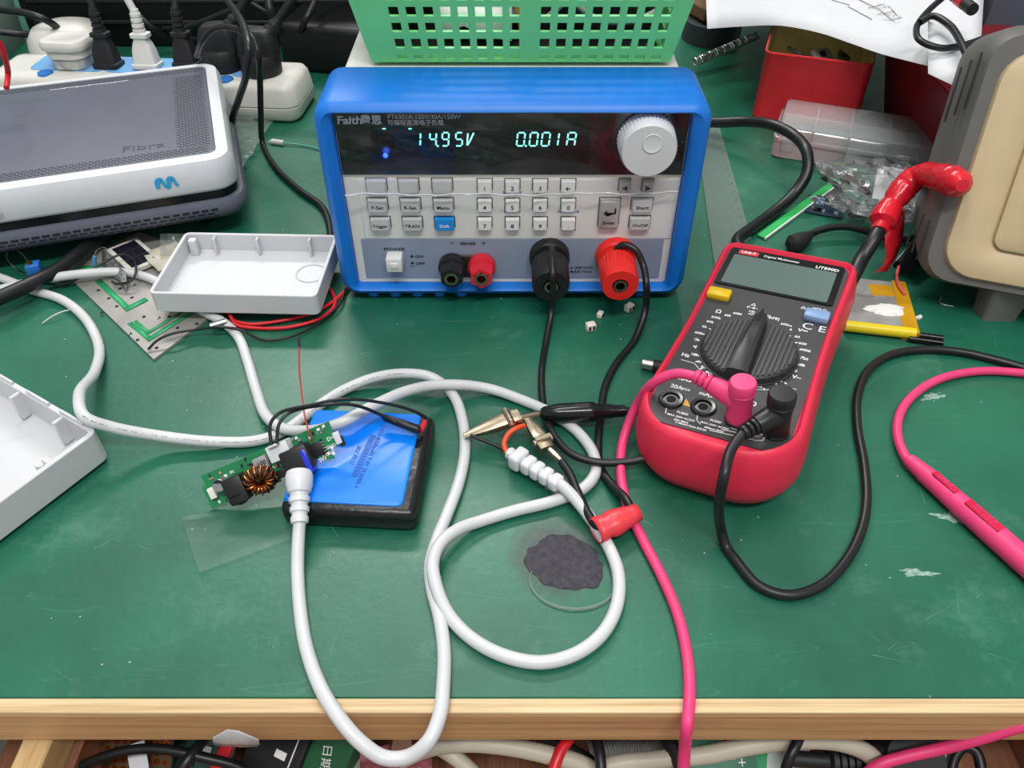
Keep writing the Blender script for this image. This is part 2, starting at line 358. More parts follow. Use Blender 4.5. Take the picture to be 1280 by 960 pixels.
# ================================================================== electronic load
LY = 0.4135                                  # plane of the recessed front panel
def L(px, py, Y=LY): return PY(px, py, Y)
ld = thing('electronic_load', 'blue-framed bench electronic load with lit digital display', 'instrument', (0, 0.5, 0))
def ring(x0, x1, z0, z1, r, y, n=5):
    return [(a, y, b) for a, b in rr((x0 + x1) / 2, (z0 + z1) / 2, x1 - x0, z1 - z0, r, n)]
X0, X1, Z0, Z1 = -0.1063, 0.1068, 0.0042, 0.1290
IX0, IX1, IZ0, IZ1 = -0.0965, 0.0965, 0.0095, 0.1225
def off(d, y, r): return ring(X0 + d, X1 - d, Z0 + d, Z1 - d, r, y)
def inn(d, y, r): return ring(IX0 - d, IX1 + d, IZ0 - d, IZ1 + d, r, y)
m = M().loft([inn(0, 0.416, 0.003), inn(0, 0.4085, 0.003), inn(0.0016, 0.4062, 0.004), off(0.0045, 0.4050, 0.007),
              off(0.0018, 0.4066, 0.009), off(0, 0.410, 0.0105), off(0, 0.4545, 0.0105), off(0.002, 0.4595, 0.009), off(0.006, 0.4605, 0.006)], False, True)
obj('bumper', m, BLUE_FRAME, ld, 'blue rubber front bumper')
m = M()
for i in range(7): m.box((-0.082 + i * 0.0135 + (0.06 if i > 4 else 0), 0.413, 0.0035), (0.007, 0.008, 0.005), 0.001, 1)
bmp_foot = [obj('bumper_foot', M().box((x, 0.414, 0.0022), (0.0065, 0.009, 0.0045), 0.0012, 1), BLUE_FRAME, ld) for x in (-0.088, -0.074, -0.060, -0.046, -0.032, 0.068, 0.082)]
obj('case', M().box((0, 0.605, 0.0655), (0.196, 0.305, 0.119), 0.003), mat('cream_perforated_case', '#cfcdc4', 0.5, bump=0.6, bscale=300), ld, 'cream sheet metal case')
obj('carry_handle', M().box((-0.1105, 0.475, 0.050), (0.006, 0.030, 0.088), 0.002).box((-0.106, 0.475, 0.09), (0.012, 0.02, 0.02), 0.003), CREAM, ld, 'cream side arm of the handle')
for sx in (-0.08, 0.08):
    for y in (0.48, 0.73): obj('foot', M().lathe([(0.008, 0), (0.009, 0.006)], Matrix.Translation((sx, y, 0.0)), 16), BLACK_MATTE, ld)
# panel
pn = obj('front_panel', M().box((0, LY + 0.002, 0.066), (0.1925, 0.004, 0.1125)), CREAM, ld, 'cream plastic front panel')
def rect_on(name, c0, c1, mt, y, parent, label=None, th=0.0006):
    a, b = L(*c0), L(*c1)
    return obj(name, M().box(((a.x + b.x) / 2, y, (a.z + b.z) / 2), (abs(b.x - a.x), th, abs(b.z - a.z)), 0.0002, 1), mt, parent, label)
WIN = mat('black_display_window', '#0b0c0e', 0.12, var=0.0, coat=0.5)
tl, br = L(413, 136), L(862, 217)
dw = obj('display_window', M().box((0.0, LY - 0.0005, (tl.z + br.z) / 2 + 0.0004), (0.1915, 0.0012, tl.z - br.z + 0.001)), WIN, ld, 'glossy black display window')
dzone = rect_on('display_glass', (463, 160), (735, 212), mat('display_glass', '#030508', 0.15, var=0), LY - 0.0013, dw, 'darker glass over the digits')
rect_on('key_field', (446, 224), (838, 297.5), CREAM2, LY - 0.0003, pn, 'pale grey key field')
SLATE = mat('slate_blue_print', '#8792a6', 0.5, var=0.03)
rect_on('terminal_strip', (451, 298), (823, 346.5), SLATE, LY - 0.0004, pn, 'slate blue terminal strip')
# digits: slanted seven segment figures
VFD = mat('cyan_display_segments', '#8ff2e6', 0.4, emit=1.15, var=0)
SEG = {'a': ((0.12, 1), (0.88, 1)), 'b': ((1, .94), (1, .56)), 'c': ((1, .44), (1, .06)), 'd': ((.12, 0), (.88, 0)), 'e': ((0, .06), (0, .44)),
       'f': ((0, .56), (0, .94)), 'g': ((.12, .5), (.88, .5)), 'v1': ((0, .06), (.5, .44)), 'v2': ((0, .56), (0, .94)), 'v3': ((.55, .5), (1, .98)), 'v4': ((0.02, .04), (0.02, .94)), 'v5': ((.1, .06), (.6, .5))}
DIG = {'0': 'abcdef', '1': 'bc', '4': 'bcfg', '9': 'abcdfg', '5': 'acdfg', 'A': 'abcefg', 'V': ('v4', 'v5', 'v3')}
def digit(ch, cx, py0, py1, wpx, dot=False):
    a = L(cx - wpx / 2, py0); b = L(cx + wpx / 2, py1); w_, h_ = b.x - a.x, a.z - b.z; m = M()
    def pt(u, v): return Vector((a.x + u * w_ + 0.10 * (v - .5) * h_, LY - 0.0018, b.z + v * h_))
    for s in DIG[ch]:
        (u0, v0), (u1, v1) = SEG[s]; p, q = pt(u0, v0), pt(u1, v1); d = (q - p).normalized(); n = Vector((d.z, 0, -d.x)) * 0.00042
        m.add([p - n, p + n, q + n, q - n], [(0, 1, 2, 3)])
    if dot:
        p = pt(1.3, 0.0); m.box(p, (0.0009, 0.0001, 0.0009))
    obj('display_digit', m, VFD, dw, solid=0.0001)
for ch, cx, d in (('1', 522, 0), ('4', 541.5, 1), ('9', 557, 0), ('5', 574, 0), ('V', 588, 0), ('0', 651, 1), ('0', 667, 0), ('0', 682, 0), ('1', 693, 0), ('A', 714, 0)):
    digit(ch, cx, 164, 180.5, 9 if ch != 'V' else 8, d)
for x in (480, 512.5): obj('indicator_mark', M().box(L(x, 161, LY - 0.0018), (0.0018, 0.0002, 0.0006)), VFD, dw)
p = L(482, 194, LY - 0.0012)
obj('indicator_led', M().lathe([(0.0014, 0), (0.0014, 0.0005), (0.0007, 0.0011)], zframe(p, -EY), 14), mat('blue_led', '#1030ff', 0.3, emit=9.0, var=0), dw, 'glowing blue indicator lamp')
led = bpy.data.lights.new('led_glow', 'POINT'); led.energy = 0.0025; led.color = (0.05, 0.12, 1); led.shadow_soft_size = 0.002
lo_ = bpy.data.objects.new('led_glow', led); COL.objects.link(lo_); lo_.location = p + Vector((0, -0.004, 0.001))
def lt(px, py, y=LY): return frame(L(px, py, y), EX, EZ)
SILVER = mat('silver_print', '#b9bdc0', 0.5, var=0)
def lettering(parent, s, mtx, size, mt, bold=0.015, sx=1.0, shear=0.0, name='lettering'):
    return obj(name, put_text(M(), s, mtx, size, bold, sx, shear), mt, parent)
lettering(dw, 'Faith', lt(437, 150.5, LY - 0.0012), 0.0062, SILVER, 0.03, 1.15, 0.12); lettering(dw, '费思', lt(464, 150.5, LY - 0.0012), 0.0058, SILVER, 0.03)
lettering(dw, '可编程直流电子负载', lt(519.5, 153.5, LY - 0.0012), 0.0034, SILVER, 0.008)
lettering(dw, 'FT6301A 120V/30A/150W', lt(530, 146, LY - 0.0012), 0.0036, SILVER, 0.0)
m = M()
for s, x, y, z in (('POWER', 493, 311.5, .0030), ('ON', 524, 320.5, .0026), ('OFF', 525.5, 329.5, .0026), ('SENSE', 585, 304.5, .0028), ('−', 564.5, 304, .0034), ('+', 604.5, 304, .0034),
                   ('−', 686.5, 301, .0040), ('+', 769, 301, .0040), ('≤ 200 VDC', 727, 334.5, .0024), ('MAX TO', 724, 339.5, .0024), ('⏚', 738, 339.5, .0024), ('▲', 515, 320, .0022), ('▲', 515.5, 328.5, .0022), ('▁', 515.5, 331, .0022)):
    lettering(pn, s, lt(x, y, LY - 0.0008), z, PRINT_BLACK, 0.015, 1.25)
KB = mat('blue_caption_print', '#45608f', 0.6, var=0); m = M()
for row, y in ((('MODEL', 'BATTERY', 'AUTO', 'OCP'), 240.5), (('TIMER', 'BACKUP', 'NEW', 'PROG/CLR'), 264.5), (('LOCK', 'TEST', 'MEAS', 'SYSTEM'), 286.8)):
    for s, x in zip(row, (606, 640.5, 675, 710.5)): lettering(pn, s, lt(x, y, LY - 0.0007), 0.0023, KB, 0.015, 1.15)
# keys
KEY_W = mat('white_key', '#dcdcda', 0.4, var=0.02); KEY_G = mat('grey_key', '#bdbdbd', 0.42, var=0.02); KEY_D = mat('enter_key_grey', '#a7a6a5', 0.42, var=0.02); KEY_B = mat('blue_key', '#1d86d6', 0.4, var=0.02)
SHADOWGAP = mat('key_shadow_gap', '#3a3a3c', 0.6, var=0)
def key(px, py, wpx, hpx, mt, s, tsize=0.0030, color=None, depth=0.0042):
    c = L(px, py); k = 0.000475; w_, h_ = wpx * k, hpx * k * 1.30
    s0 = obj('key', M().loft([[(c.x + a, LY - 0.0002, c.z + b) for a, b in rr(0, 0, w_, h_, .0008, 3)],
                              [(c.x + a, LY - depth * 0.75, c.z + b) for a, b in rr(0, 0, w_ * .97, h_ * .97, .0008, 3)],
                              [(c.x + a, LY - depth, c.z + b) for a, b in rr(0, .0003, w_ * .86, h_ * .86, .0006, 3)]], True, True), mt, ld)
    g = M(); t = 0.0005
    g.add([(c.x - w_ / 2 - t, LY - .0007, c.z - h_ * .45), (c.x - w_ / 2, LY - .0007, c.z - h_ * .45), (c.x - w_ / 2, LY - .0007, c.z + h_ / 2), (c.x - w_ / 2 - t, LY - .0007, c.z + h_ / 2 + t),
           (c.x + w_ / 2, LY - .0007, c.z + h_ / 2), (c.x + w_ / 2 + t, LY - .0007, c.z + h_ / 2 + t), (c.x + w_ / 2, LY - .0007, c.z - h_ * .4), (c.x + w_ / 2 + t, LY - .0007, c.z - h_ * .4)],
          [(0, 1, 2, 3), (3, 2, 4, 5), (4, 6, 7, 5)])
    obj('key_shadow_gap', g, SHADOWGAP, s0)  # dark strip painted for the shade in the gap round the key
    if s:
        tm = M()
        for i, (q, dz, sz) in enumerate(s if isinstance(s, list) else [(s, -0.0004, tsize)]):
            put_text(tm, q, frame(Vector((c.x, LY - depth, c.z + dz)), EX, EZ), sz, 0.012, 1.12)
        obj('key_legend', tm, color or PRINT_BLACK, s0)
for px, py, mt_, s in ((471, 230.5, KEY_G, ''), (511, 230.5, KEY_G, ''), (553, 230.5, KEY_G, ''), (472.5, 254.5, KEY_G, 'P-Set'), (513.5, 254.5, KEY_G, 'R-Set'), (554.5, 254.5, KEY_G, 'Menu'),
                       (476, 277.5, KEY_G, 'Trigger'), (516, 277.5, KEY_G, 'TRAN'), (556, 277.5, KEY_B, 'Shift')):
    key(px, py, 24.5, 13.5, mt_, s, 0.0030 if s != 'Trigger' else 0.0027, PRINT_WHITE if s == 'Shift' else None)
for i, s in enumerate(('1', '2', '3', '←', '4', '5', '6', '0', '7', '8', '9', '.')):
    key((606, 640.5, 675, 710)[i % 4], (230.5, 254.5, 277.5)[i // 4], 17.5, 12.5, KEY_W, s, 0.0036)
key(761, 265, 25, 32, KEY_D, [('↵', 0.0015, 0.008), ('Enter', -0.0048, 0.0030)])
key(802, 254.5, 25.5, 13.5, KEY_G, 'Short'); key(799, 276.5, 25.5, 13.5, KEY_G, 'On/Off', 0.0027)
key(780, 230.5, 13, 13, KEY_D, '◀', 0.0036); key(809, 230.5, 13, 13, KEY_D, '▶', 0.0036)
# power button
c = L(494.5, 322); pb = obj('power_button', M().box((c.x, LY - 0.004, c.z), (0.0098, 0.010, 0.0100), 0.001).box((c.x, LY - 0.009, c.z), (0.0050, 0.0012, 0.0040), 0.0005), KEY_W, ld, 'square white power button')
# knob
c = L(807, 172.5); R = 0.0160; m = M(); n = 88
def kr(r, d, rip): return [(c.x + (r + (rip if j % 2 else 0)) * math.cos(2 * math.pi * j / n), LY - d, c.z + (r + (rip if j % 2 else 0)) * math.sin(2 * math.pi * j / n)) for j in range(n)]
m.loft([kr(R * .9, 0.0005, 0), kr(R, 0.001, -.0007), kr(R * .96, 0.0145, -.0007), kr(R * .90, 0.0160, 0), kr(R * .3, 0.0162, 0)])
kb = obj('jog_knob', m, WHITE_PLASTIC, ld, 'white ribbed jog dial', smooth=50)
dc = Vector((c.x + 0.0012, LY - 0.01635, c.z + 0.0048)); m = M().lathe([(0.0054, 0.0), (0.0052, 0.0005), (0.0046, 0.0003), (0.003, 0.0001), (0.001, 0.0001)], zframe(dc, -EY), 28)
obj('finger_dimple', m, mat('dimple_white', '#d4d5d6', 0.45, var=0), kb)
# binding posts
def big_post(px, py, mt, lab, dirx=0.0):
    b = L(px, py); f = zframe(b, Vector((dirx, -1, -0.02)))
    R = 0.0112; n = 60
    def ribs(r, h, rip): return [f @ Vector(((r - (rip if j % 2 else 0)) * math.cos(2 * math.pi * j / n), (r - (rip if j % 2 else 0)) * math.sin(2 * math.pi * j / n), h)) for j in range(n)]
    post = obj('binding_post', M().lathe([(R * 1.10, 0), (R * 1.10, 0.005), (R * 1.0, 0.0065), (R * .8, 0.007), (R * .8, 0.012)], f, 36), mt, ld, lab)
    obj('post_cap', M().loft([ribs(R * .9, .0105, 0), ribs(R, .0115, .0006), ribs(R, .030, .0006), ribs(R * .93, .0325, 0), ribs(R * .42, .0326, 0), ribs(R * .36, .013, 0)]), mt, post)
    obj('banana_socket', M().lathe([(R * .36, 0.0318), (R * .36, .0331), (R * .24, .0331), (R * .24, .014)], f, 20, False), NICKEL, post, 'metal banana socket')
    return b
big_post(686.5, 318, mat('black_post_plastic', '#1a1b1d', 0.38), 'black ribbed negative terminal')
big_post(769, 317, mat('red_post_plastic', '#e02a25', 0.35), 'red ribbed positive terminal')
a, b = L(551, 321), L(619, 345)
obj('sense_plate', M().loft([[(x, LY - 0.0003, z) for x, z in rr((a.x + b.x) / 2, (a.z + b.z) / 2 + 0.001, b.x - a.x, a.z - b.z + .003, .006, 6)], [(x, LY - 0.0018, z) for x, z in rr((a.x + b.x) / 2, (a.z + b.z) / 2 + 0.001, b.x - a.x - .002, a.z - b.z + .001, .005, 6)]]), mat('dusty_black_plate', '#2a2a2b', 0.5, var=0.4, vscale=300), ld, 'dusty black oval plate behind the sense terminals')
for px, mt_, lb in ((566, mat('black_post_plastic', '#1a1b1d', 0.38), 'black hexagonal sense terminal'), (602.5, mat('dark_red_post', '#cf2434', 0.35), 'red hexagonal sense terminal')):
    b = L(px, 329); f = zframe(b, -EY); R = 0.0076
    po = obj('sense_post', M().lathe([(R * 1.12, 0.0015), (R * 1.12, 0.006), (R, 0.0065)], f, 30), mt_, ld, lb)
    hx = [(R * 1.02 * math.cos(math.radians(60 * i + 30)), R * 1.02 * math.sin(math.radians(60 * i + 30))) for i in range(6)]
    obj('hex_cap', M().loft([[f @ Vector((x, y, h)) for x, y in [(q[0] * k, q[1] * k) for q in hx]] for k, h in ((1, .0065), (1.02, .013), (.9, .0165), (.62, .0166), (.55, .0080))]), mt_, po)
    obj('banana_socket', M().lathe([(R * .56, 0.0155), (R * .56, .0172), (R * .36, .0172), (R * .36, .0085)], f, 18, False), NICKEL, po)
# clear protective film over the window, its lower edge loose over the first key row
rows = []
for i in range(13):
    py = 137 + (234 - 137) * i / 12; r_ = []
    for j in range(41):
        px = 414 + (866 - 414) * j / 40; q = L(px - (px - 640) * 0.00 , py, LY)
        lift = 0.0036 + 0.0030 * max(0, (i - 8) / 4) ** 1.5 + 0.0007 * math.sin(j * 1.7 + i * 0.6) * (i / 12) + 0.0006 * math.sin(j * .45 - i)
        if i > 8: lift += 0.0016 * (1 if j < 30 else 0)
        x = -0.0945 + 0.189 * j / 40
        if ((x - L(807, 172).x) ** 2 + (q.z - L(807, 172).z) ** 2) < 0.0185 ** 2: lift = 0.0022
        r_.append((x, LY - lift, q.z + 0.0008 * math.sin(j * .5) * (i == 12)))
    rows.append(r_)
obj('protective_film', M().grid(rows), film_mat('clear_film_panel', '#c9ced2', 0.008, 0.25, 60, 0.10), ld, 'clear wrinkled protective film peeling at its lower edge', smooth=60)
obj('film_edge', M().tube([Vector(q) for q in rows[-1]], .00055, 6), film_mat('film_highlight', '#e6e8ea', .45, .3, 200, .1), ld, 'curled lower edge of the film')  # pale hazy strip puts the edge's bright highlight line into the colour

# ================================================================== green basket on the load
GREEN_B = mat('green_basket_plastic', '#6ccb84', 0.4, var=0.04, sss=0.15)
bk = thing('plastic_basket', 'light green perforated plastic basket on top of the blue instrument', 'basket', (0.005, 0.53, 0.126))
def perforated(name, org, ux, uy, us, vs, hole, skew, th, nrm, parent):
    """wall of columns us and rows vs; hole(i,j) leaves the cell open; skew(u,v) -> widened u"""
    m = M(); K = len(us)
    for s in (0, 1):
        n = len(m.v)
        for v in vs:
            for u in us: m.v.append(org + ux * skew(u, v) + uy * v + nrm * (th * s))
        for j in range(len(vs) - 1):
            for i in range(K - 1):
                if not hole(i, j):
                    a = n + j * K + i; m.f.append((a, a + 1, a + K + 1, a + K) if s else (a, a + K, a + K + 1, a + 1))
    N = K * len(vs)
    def side(a, b): m.f.append((a, b, b + N, a + N))
    for j in range(len(vs) - 1):
        for i in range(K - 1):
            if hole(i, j):
                a = j * K + i; side(a, a + 1); side(a + 1, a + K + 1); side(a + K + 1, a + K); side(a + K, a)
    for i in range(K - 1): side(i, i + 1); side(N - K + i, N - K + i + 1)
    for j in range(len(vs) - 1): side(j * K, j * K + K); side(j * K + K - 1, j * K + 2 * K - 1)
    return obj(name, m, GREEN_B, parent, smooth=30)
YB = 0.4655; lean = Vector((0, -0.16, 1)).normalized()
def bz(py):                                  # height along the front wall for a pixel row
    n = Vector((0, 1, 0.16)).normalized(); return (PP(640, py, Vector((0, YB, 0.1275)), n) - Vector((0, YB, 0.1275))).dot(lean)
rows_px = [(75.5, 68.5), (60.5, 48.5), (40, 28.5), (20.5, 8.5)]
vs = [0.0]; hv = []
for lo_px, hi_px in rows_px: hv.append(len(vs)); vs += [bz(lo_px), bz(hi_px)]
step = vs[-1] - vs[-3]
for k in range(3): hv.append(len(vs)); vs += [vs[-2] + step, vs[-1] + step]
vs.append(vs[-1] + 0.008)
kx = 0.0
def bx(px, py=45): return PP(px, py, Vector((0, YB, 0.1275)), Vector((0, 1, 0.16)).normalized()).x
us = [bx(460)]; hu = []
for g0 in (495, 680):
    for k in range(8):
        c0 = g0 + k * 20.4 - 5.5 + (5 if g0 == 495 else 0); hu.append(len(us)); us += [bx(c0), bx(c0 + 12)]
us.append(bx(843))
mid = (us[0] + us[-1]) / 2; vt = vs[-1]
skew = lambda u, v: mid + (u - mid) * (1 + 0.17 * v / vt * (1.0 if (u in (us[0], us[-1])) else 0.45))
perforated('front_wall', Vector((0, YB, 0.1275)), EX, lean, us, vs, lambda i, j: i in hu and j in hv, skew, 0.0022, Vector((0, 1, 0.16)).normalized(), bk)
BD = 0.150; lean2 = Vector((0, 0.16, 1)).normalized()
perforated('back_wall', Vector((0, YB + BD, 0.1275)), EX, lean2, us, vs, lambda i, j: i in hu and j in hv, skew, 0.0022, Vector((0, -1, 0.16)).normalized(), bk)
for sx, e in ((-1, us[0]), (1, us[-1])):
    ws = [YB]; hw = []
    for k in range(8): hw.append(len(ws)); ws += [YB + 0.014 + k * 0.0162, YB + 0.014 + k * 0.0162 + 0.009]
    ws.append(YB + BD); wm = YB + BD / 2; hl = 0.17 * (us[-1] - us[0]) / 2 / vt
    perforated('side_wall', Vector((e, 0, 0.1275)), EY, Vector((sx * hl, 0, 1)).normalized(), ws, vs, lambda i, j: i in hw and j in hv, lambda u, v: wm + (u - wm) * (1 + 0.32 * v / BD), 0.0022, Vector((-sx, 0, hl)).normalized(), bk)
obj('base', M().box((mid, YB + BD / 2, 0.1285), (us[-1] - us[0], BD, 0.002)), GREEN_B, bk)
zt = 0.1275 + vt * lean.z; wt = (us[-1] - us[0]) * 1.17; dt = BD + 2 * vt * .16
rim = [[(x, y, z) for x, y in rr(mid, YB + BD / 2, wt + 2 * e, dt + 2 * e, .012, 5)] for e, z in ((0, zt - .001), (.006, zt), (.006, zt - .004), (0.005, zt - .0045))]
obj('rim', M().loft(rim, False, False), GREEN_B, bk, solid=0.0015)
# things inside the basket
tag(obj('dark_filler_sheet', M().box((mid, YB + BD / 2, .1312), (us[-1] - us[0] - .012, BD - .016, .003), .001, 1), mat('filler_foam', '#17181a', .9)), 'black foam liner on the floor of the green basket', 'liner')  # added dark sheet, keeps the basket floor from showing bright through the holes
tag(obj('dark_filler_block', M().box((-.052, YB + .062, .1300 + .0235), (.058, .028, .042), .003), BLACK_MATTE), 'black adapter behind the yellow carton in the basket', 'adapter')  # added dark block, darkens the left of the basket interior
tag(obj('dark_filler_pouch', M().loft([[(x + .004 * math.sin(z * 90), y, .1300 + z) for x, y in rr(0.004, YB + .105, .150 * k, .060 * k, .018, 5)] for k, z in ((.9, 0), (1, .006), (1, .045), (.85, .062), (.4, .068))]), mat('filler_nylon', '#121315', .7)), 'black nylon pouch at the back of the green basket', 'pouch')  # added dark mass, darkens the rear of the basket seen through the holes
zb = 0.1330
YEL = mat('yellow_card', '#e6c21f', 0.5); ORG = mat('orange_plastic', '#d08420', 0.4)
tag(obj('carton', M().box((-0.062, YB + 0.034, zb + 0.045), (0.030, 0.024, 0.052), 0.001, 1, rz=0.15), YEL), 'yellow carton inside the left end of the green basket', 'carton')
tag(obj('paper_scrap', M().grid([[(-0.042 + 0.014 * i, YB + 0.012 + 0.012 * j + .002 * math.sin(i * 2), zb + 0.006 + 0.011 * j + .004 * math.sin(i * 1.7 + j)) for i in range(4)] for j in range(5)]), mat('white_paper_scrap', '#d9dad6', 0.8), solid=0.0004), 'crumpled white paper scrap inside the green basket', 'paper')
m = M().box((0.0, 0, 0), (0.06, 0.05, 0.0016)); pc = obj('circuit_board', M().box((-0.012, YB + 0.05, zb + 0.012), (0.05, 0.06, 0.0018), 0.0003, 1), mat('dark_green_board', '#274a3c', 0.4))
tag(pc, 'dark green circuit board lying in the bottom of the basket', 'circuit board')
tag(obj('wire_spool', M().lathe([(0.014, 0), (0.014, 0.002), (0.009, 0.0025), (0.009, 0.018), (0.014, 0.0185), (0.014, 0.0205)], frame(Vector((-0.008, YB + 0.03, zb + 0.035)), EY, EZ), 28), mat('red_spool', '#a5231f', 0.4)), 'red plastic wire spool inside the green basket', 'spool')
tag(obj('tool_handle', M().tube([(0.008, YB + .02, zb + .004), (0.006, YB + .024, zb + .03), (0.004, YB + .03, zb + .058), (0.004, YB + .034, zb + .075)], [.004, .0062, .0058, .0045], 12), ORG), 'orange tool handle upright in the middle of the basket', 'tool')
tag(obj('power_adapter', M().box((0.052, YB + 0.052, zb + 0.026), (0.075, 0.044, 0.050), 0.004).box((0.03, YB + 0.026, zb + 0.026), (0.012, 0.01, 0.012), .002), BLACK_MATTE), 'black power adapter inside the right half of the basket', 'adapter')
def world_cable(name, label, cat, pts, r, mt): return tag(obj(name, M().tube(catmull(pts, 7), r, 10), mt), label, cat)
world_cable('grey_wire', 'grey wire coiled over the adapter in the basket', 'wire', [(.02, YB + .020, zb + .012), (.04, YB + .016, zb + .030), (.07, YB + .018, zb + .036), (.088, YB + .022, zb + .020), (.07, YB + .022, zb + .010), (.045, YB + .020, zb + .014), (.03, YB + .022, zb + .034), (.05, YB + .026, zb + .046)], 0.0018, mat('grey_pvc', '#a5a7a4', 0.45))
# ================================================================== multimeter
ZF = 0.0385                                   # height of the black face above the meter's own base
MR = Matrix.Rotation(math.radians(-26.87), 4, 'Z') @ Matrix.Rotation(math.radians(1.73), 4, 'X') @ Matrix.Rotation(math.radians(-4.6), 4, 'Y')
MM = Matrix.Translation((0.1203, 0.3098, 0.0407)) @ MR @ Matrix.Translation((0, 0, -ZF))   # right side rests on the foil battery
UX, UY, UZ = [Vector(MR.col[i][:3]) for i in range(3)]
MC = MM @ Vector((0, 0.0105, 0)); MC.z = 0
def ml(px, py, z=ZF):                         # photo pixel on the face -> local
    q = MM.inverted() @ PP(px, py, MM @ Vector((0, 0, z)), UZ); return q.x, q.y
mm = thing('digital_multimeter', 'black digital multimeter in a pinkish red rubber holster', 'multimeter', MC)
HW, HL, HC = 0.0415, 0.0862, 0.0116
def out_ring(d, z, n=9):
    # outline: narrower square top, full rounded bottom, faint waist
    pts = rr(0, 0, 2 * (HW - d), 2 * (HL - d), 0, n, (max(.004, .030 - d), max(.003, .011 - d), max(.003, .011 - d), max(.004, .030 - d)))
    full = []
    for i in range(len(pts)):                 # resample the long sides so that the waist can bend
        a = Vector(pts[i]); b = Vector(pts[(i + 1) % len(pts)]); full.append(a)
        if (b - a).length > 0.03:
            full += [a.lerp(b, t / 8) for t in range(1, 8)]
    res = []
    for p in full:
        t = (p.y + HL) / (2 * HL); k = 1 - 0.050 * math.sin(math.pi * min(1, max(0, (t - 0.05) / 0.95))) ** 2 - 0.030 * t
        res.append(MM @ Vector((p.x * k, p.y + HC, z)))
    return res
HOL = mat('red_rubber_holster', '#dd2b49', 0.45, var=0.04)
m = M().loft([out_ring(0.010, 0.0025), out_ring(0.004, 0.005), out_ring(0.0008, 0.012), out_ring(0, 0.020), out_ring(0.001, 0.030), out_ring(0.0024, 0.0375),
              out_ring(0.0040, 0.0402), out_ring(0.0052, 0.0405), out_ring(0.0060, 0.0392), out_ring(0.0066, ZF - .0006)])
obj('holster', m, HOL, mm, 'red rubber holster', smooth=55)
yb = -0.0640
FACE = mat('meter_face_black', '#3a3a3c', 0.5, var=0.05)
face_pts = rr(0, (0.0905 + yb) / 2, 0.0675, 0.0905 - yb, 0, 5, (.012, .005, .005, .006))
face = obj('face_plate', M().prism(face_pts, ZF - .0012, ZF, MM), FACE, mm, 'charcoal face plate with white print')
# display
a, b = ml(917, 314), ml(1059, 340); c_, d_ = ml(896, 353), ml(1042, 382)
ly1 = (a[1] + b[1]) / 2 + 0.0012; ly0 = (c_[1] + d_[1]) / 2; lx0 = (a[0] + c_[0]) / 2; lx1 = (b[0] + d_[0]) / 2
lxc, lw = (lx0 + lx1) / 2, (lx1 - lx0)
obj('display_bezel', M().prism(rr(lxc - .0012, (ly0 + ly1) / 2 + .0002, lw + .0005, ly1 - ly0 + .0032, .002, 3), ZF - .0004, ZF + .0008, MM), BLACK_GLOSS, mm, 'glossy black display bezel')
lcd = obj('display_screen', M().prism(rr(lxc - .0012, (ly0 + ly1) / 2 - .0026, lw - .006, ly1 - ly0 - .0056, .001, 3), ZF, ZF + .0011, MM), mat('lcd_grey_green', '#5d6f69', 0.16, var=0.03, coat=0.6), mm, 'blank grey green screen')
def mt_text(s, px, py, size, mt=None, parent=None, bold=0.02, sx=1.0, z=ZF, shear=0.0):
    x, y = ml(px, py, z); o = MM @ Vector((x, y, z)); return lettering(parent or face, s, frame(o, UX, UY), size, mt or PRINT_WHITE, bold, sx, shear)
zb_ = ZF + .0009
lx, lyy = ml(936, 316.5, zb_); obj('logo_patch', M().prism(rr(lx, lyy, .0115, .0042, .0006, 2), zb_ - .0002, zb_ + .0001, MM), mat('red_logo', '#c7202c', 0.4, var=0), mm, 'red logo patch')
mt_text('UNI-T', 936, 316.5, 0.0034, None, mm, 0.02, 0.95, zb_ + .0001)
mt_text('Digital Multimeter', 977, 324.5, 0.0029, None, mm, 0.006, 0.95, zb_)
mt_text('UT890D', 1034, 336.5, 0.0036, None, mm, 0.02, 1.0, zb_, 0.12)
# buttons
for px, py, mt_, lb in ((899, 367, mat('yellow_button', '#d8b414', 0.35), 'yellow push button'), (1021, 394.5, mat('blue_grey_button', '#7f9cc4', 0.35), 'blue grey push button')):
    x, y = ml(px, py, ZF + .002); obj('push_button', M().box((x, y, ZF + .0018), (0.0128, 0.0078, 0.0042), 0.0012, 2, MM), mt_, mm, lb)
# dial
dx, dy = ml(936, 437, ZF + .003); DR = 0.0237; DM = MM @ Matrix.Translation((dx, dy, 0))
DK = mat('dial_black', '#2a2a2c', 0.4)
dial = obj('rotary_dial', M().lathe([(DR * 1.04, ZF - .0006), (DR * 1.04, ZF + .0008), (DR, ZF + .0010), (DR * .985, ZF + .0040), (DR * .95, ZF + .0048), (DR * .3, ZF + .0048)], DM, 64), DK, mm, 'large black rotary dial')
q0, q1 = ml(917, 472, ZF + .008), ml(950, 401, ZF + .008); dv = Vector((q1[0] - q0[0], q1[1] - q0[1], 0)).normalized(); dn = Vector((-dv.y, dv.x, 0))
for k in range(-9, 10):
    o_ = k * 0.00235
    if abs(o_) < 0.0062: continue
    hl = math.sqrt(max(0, (DR * .93) ** 2 - o_ * o_)); p0, p1 = dn * o_ - dv * hl, dn * o_ + dv * hl
    obj('grip_ridge', M().prism([(p0 + dn * .0005)[:2], (p0 - dn * .0005)[:2], (p1 - dn * .0005)[:2], (p1 + dn * .0005)[:2]], ZF + .0046, ZF + .0054, DM), mat('ridge_grey', '#454547', 0.4), dial)
bar = M()
sec = []
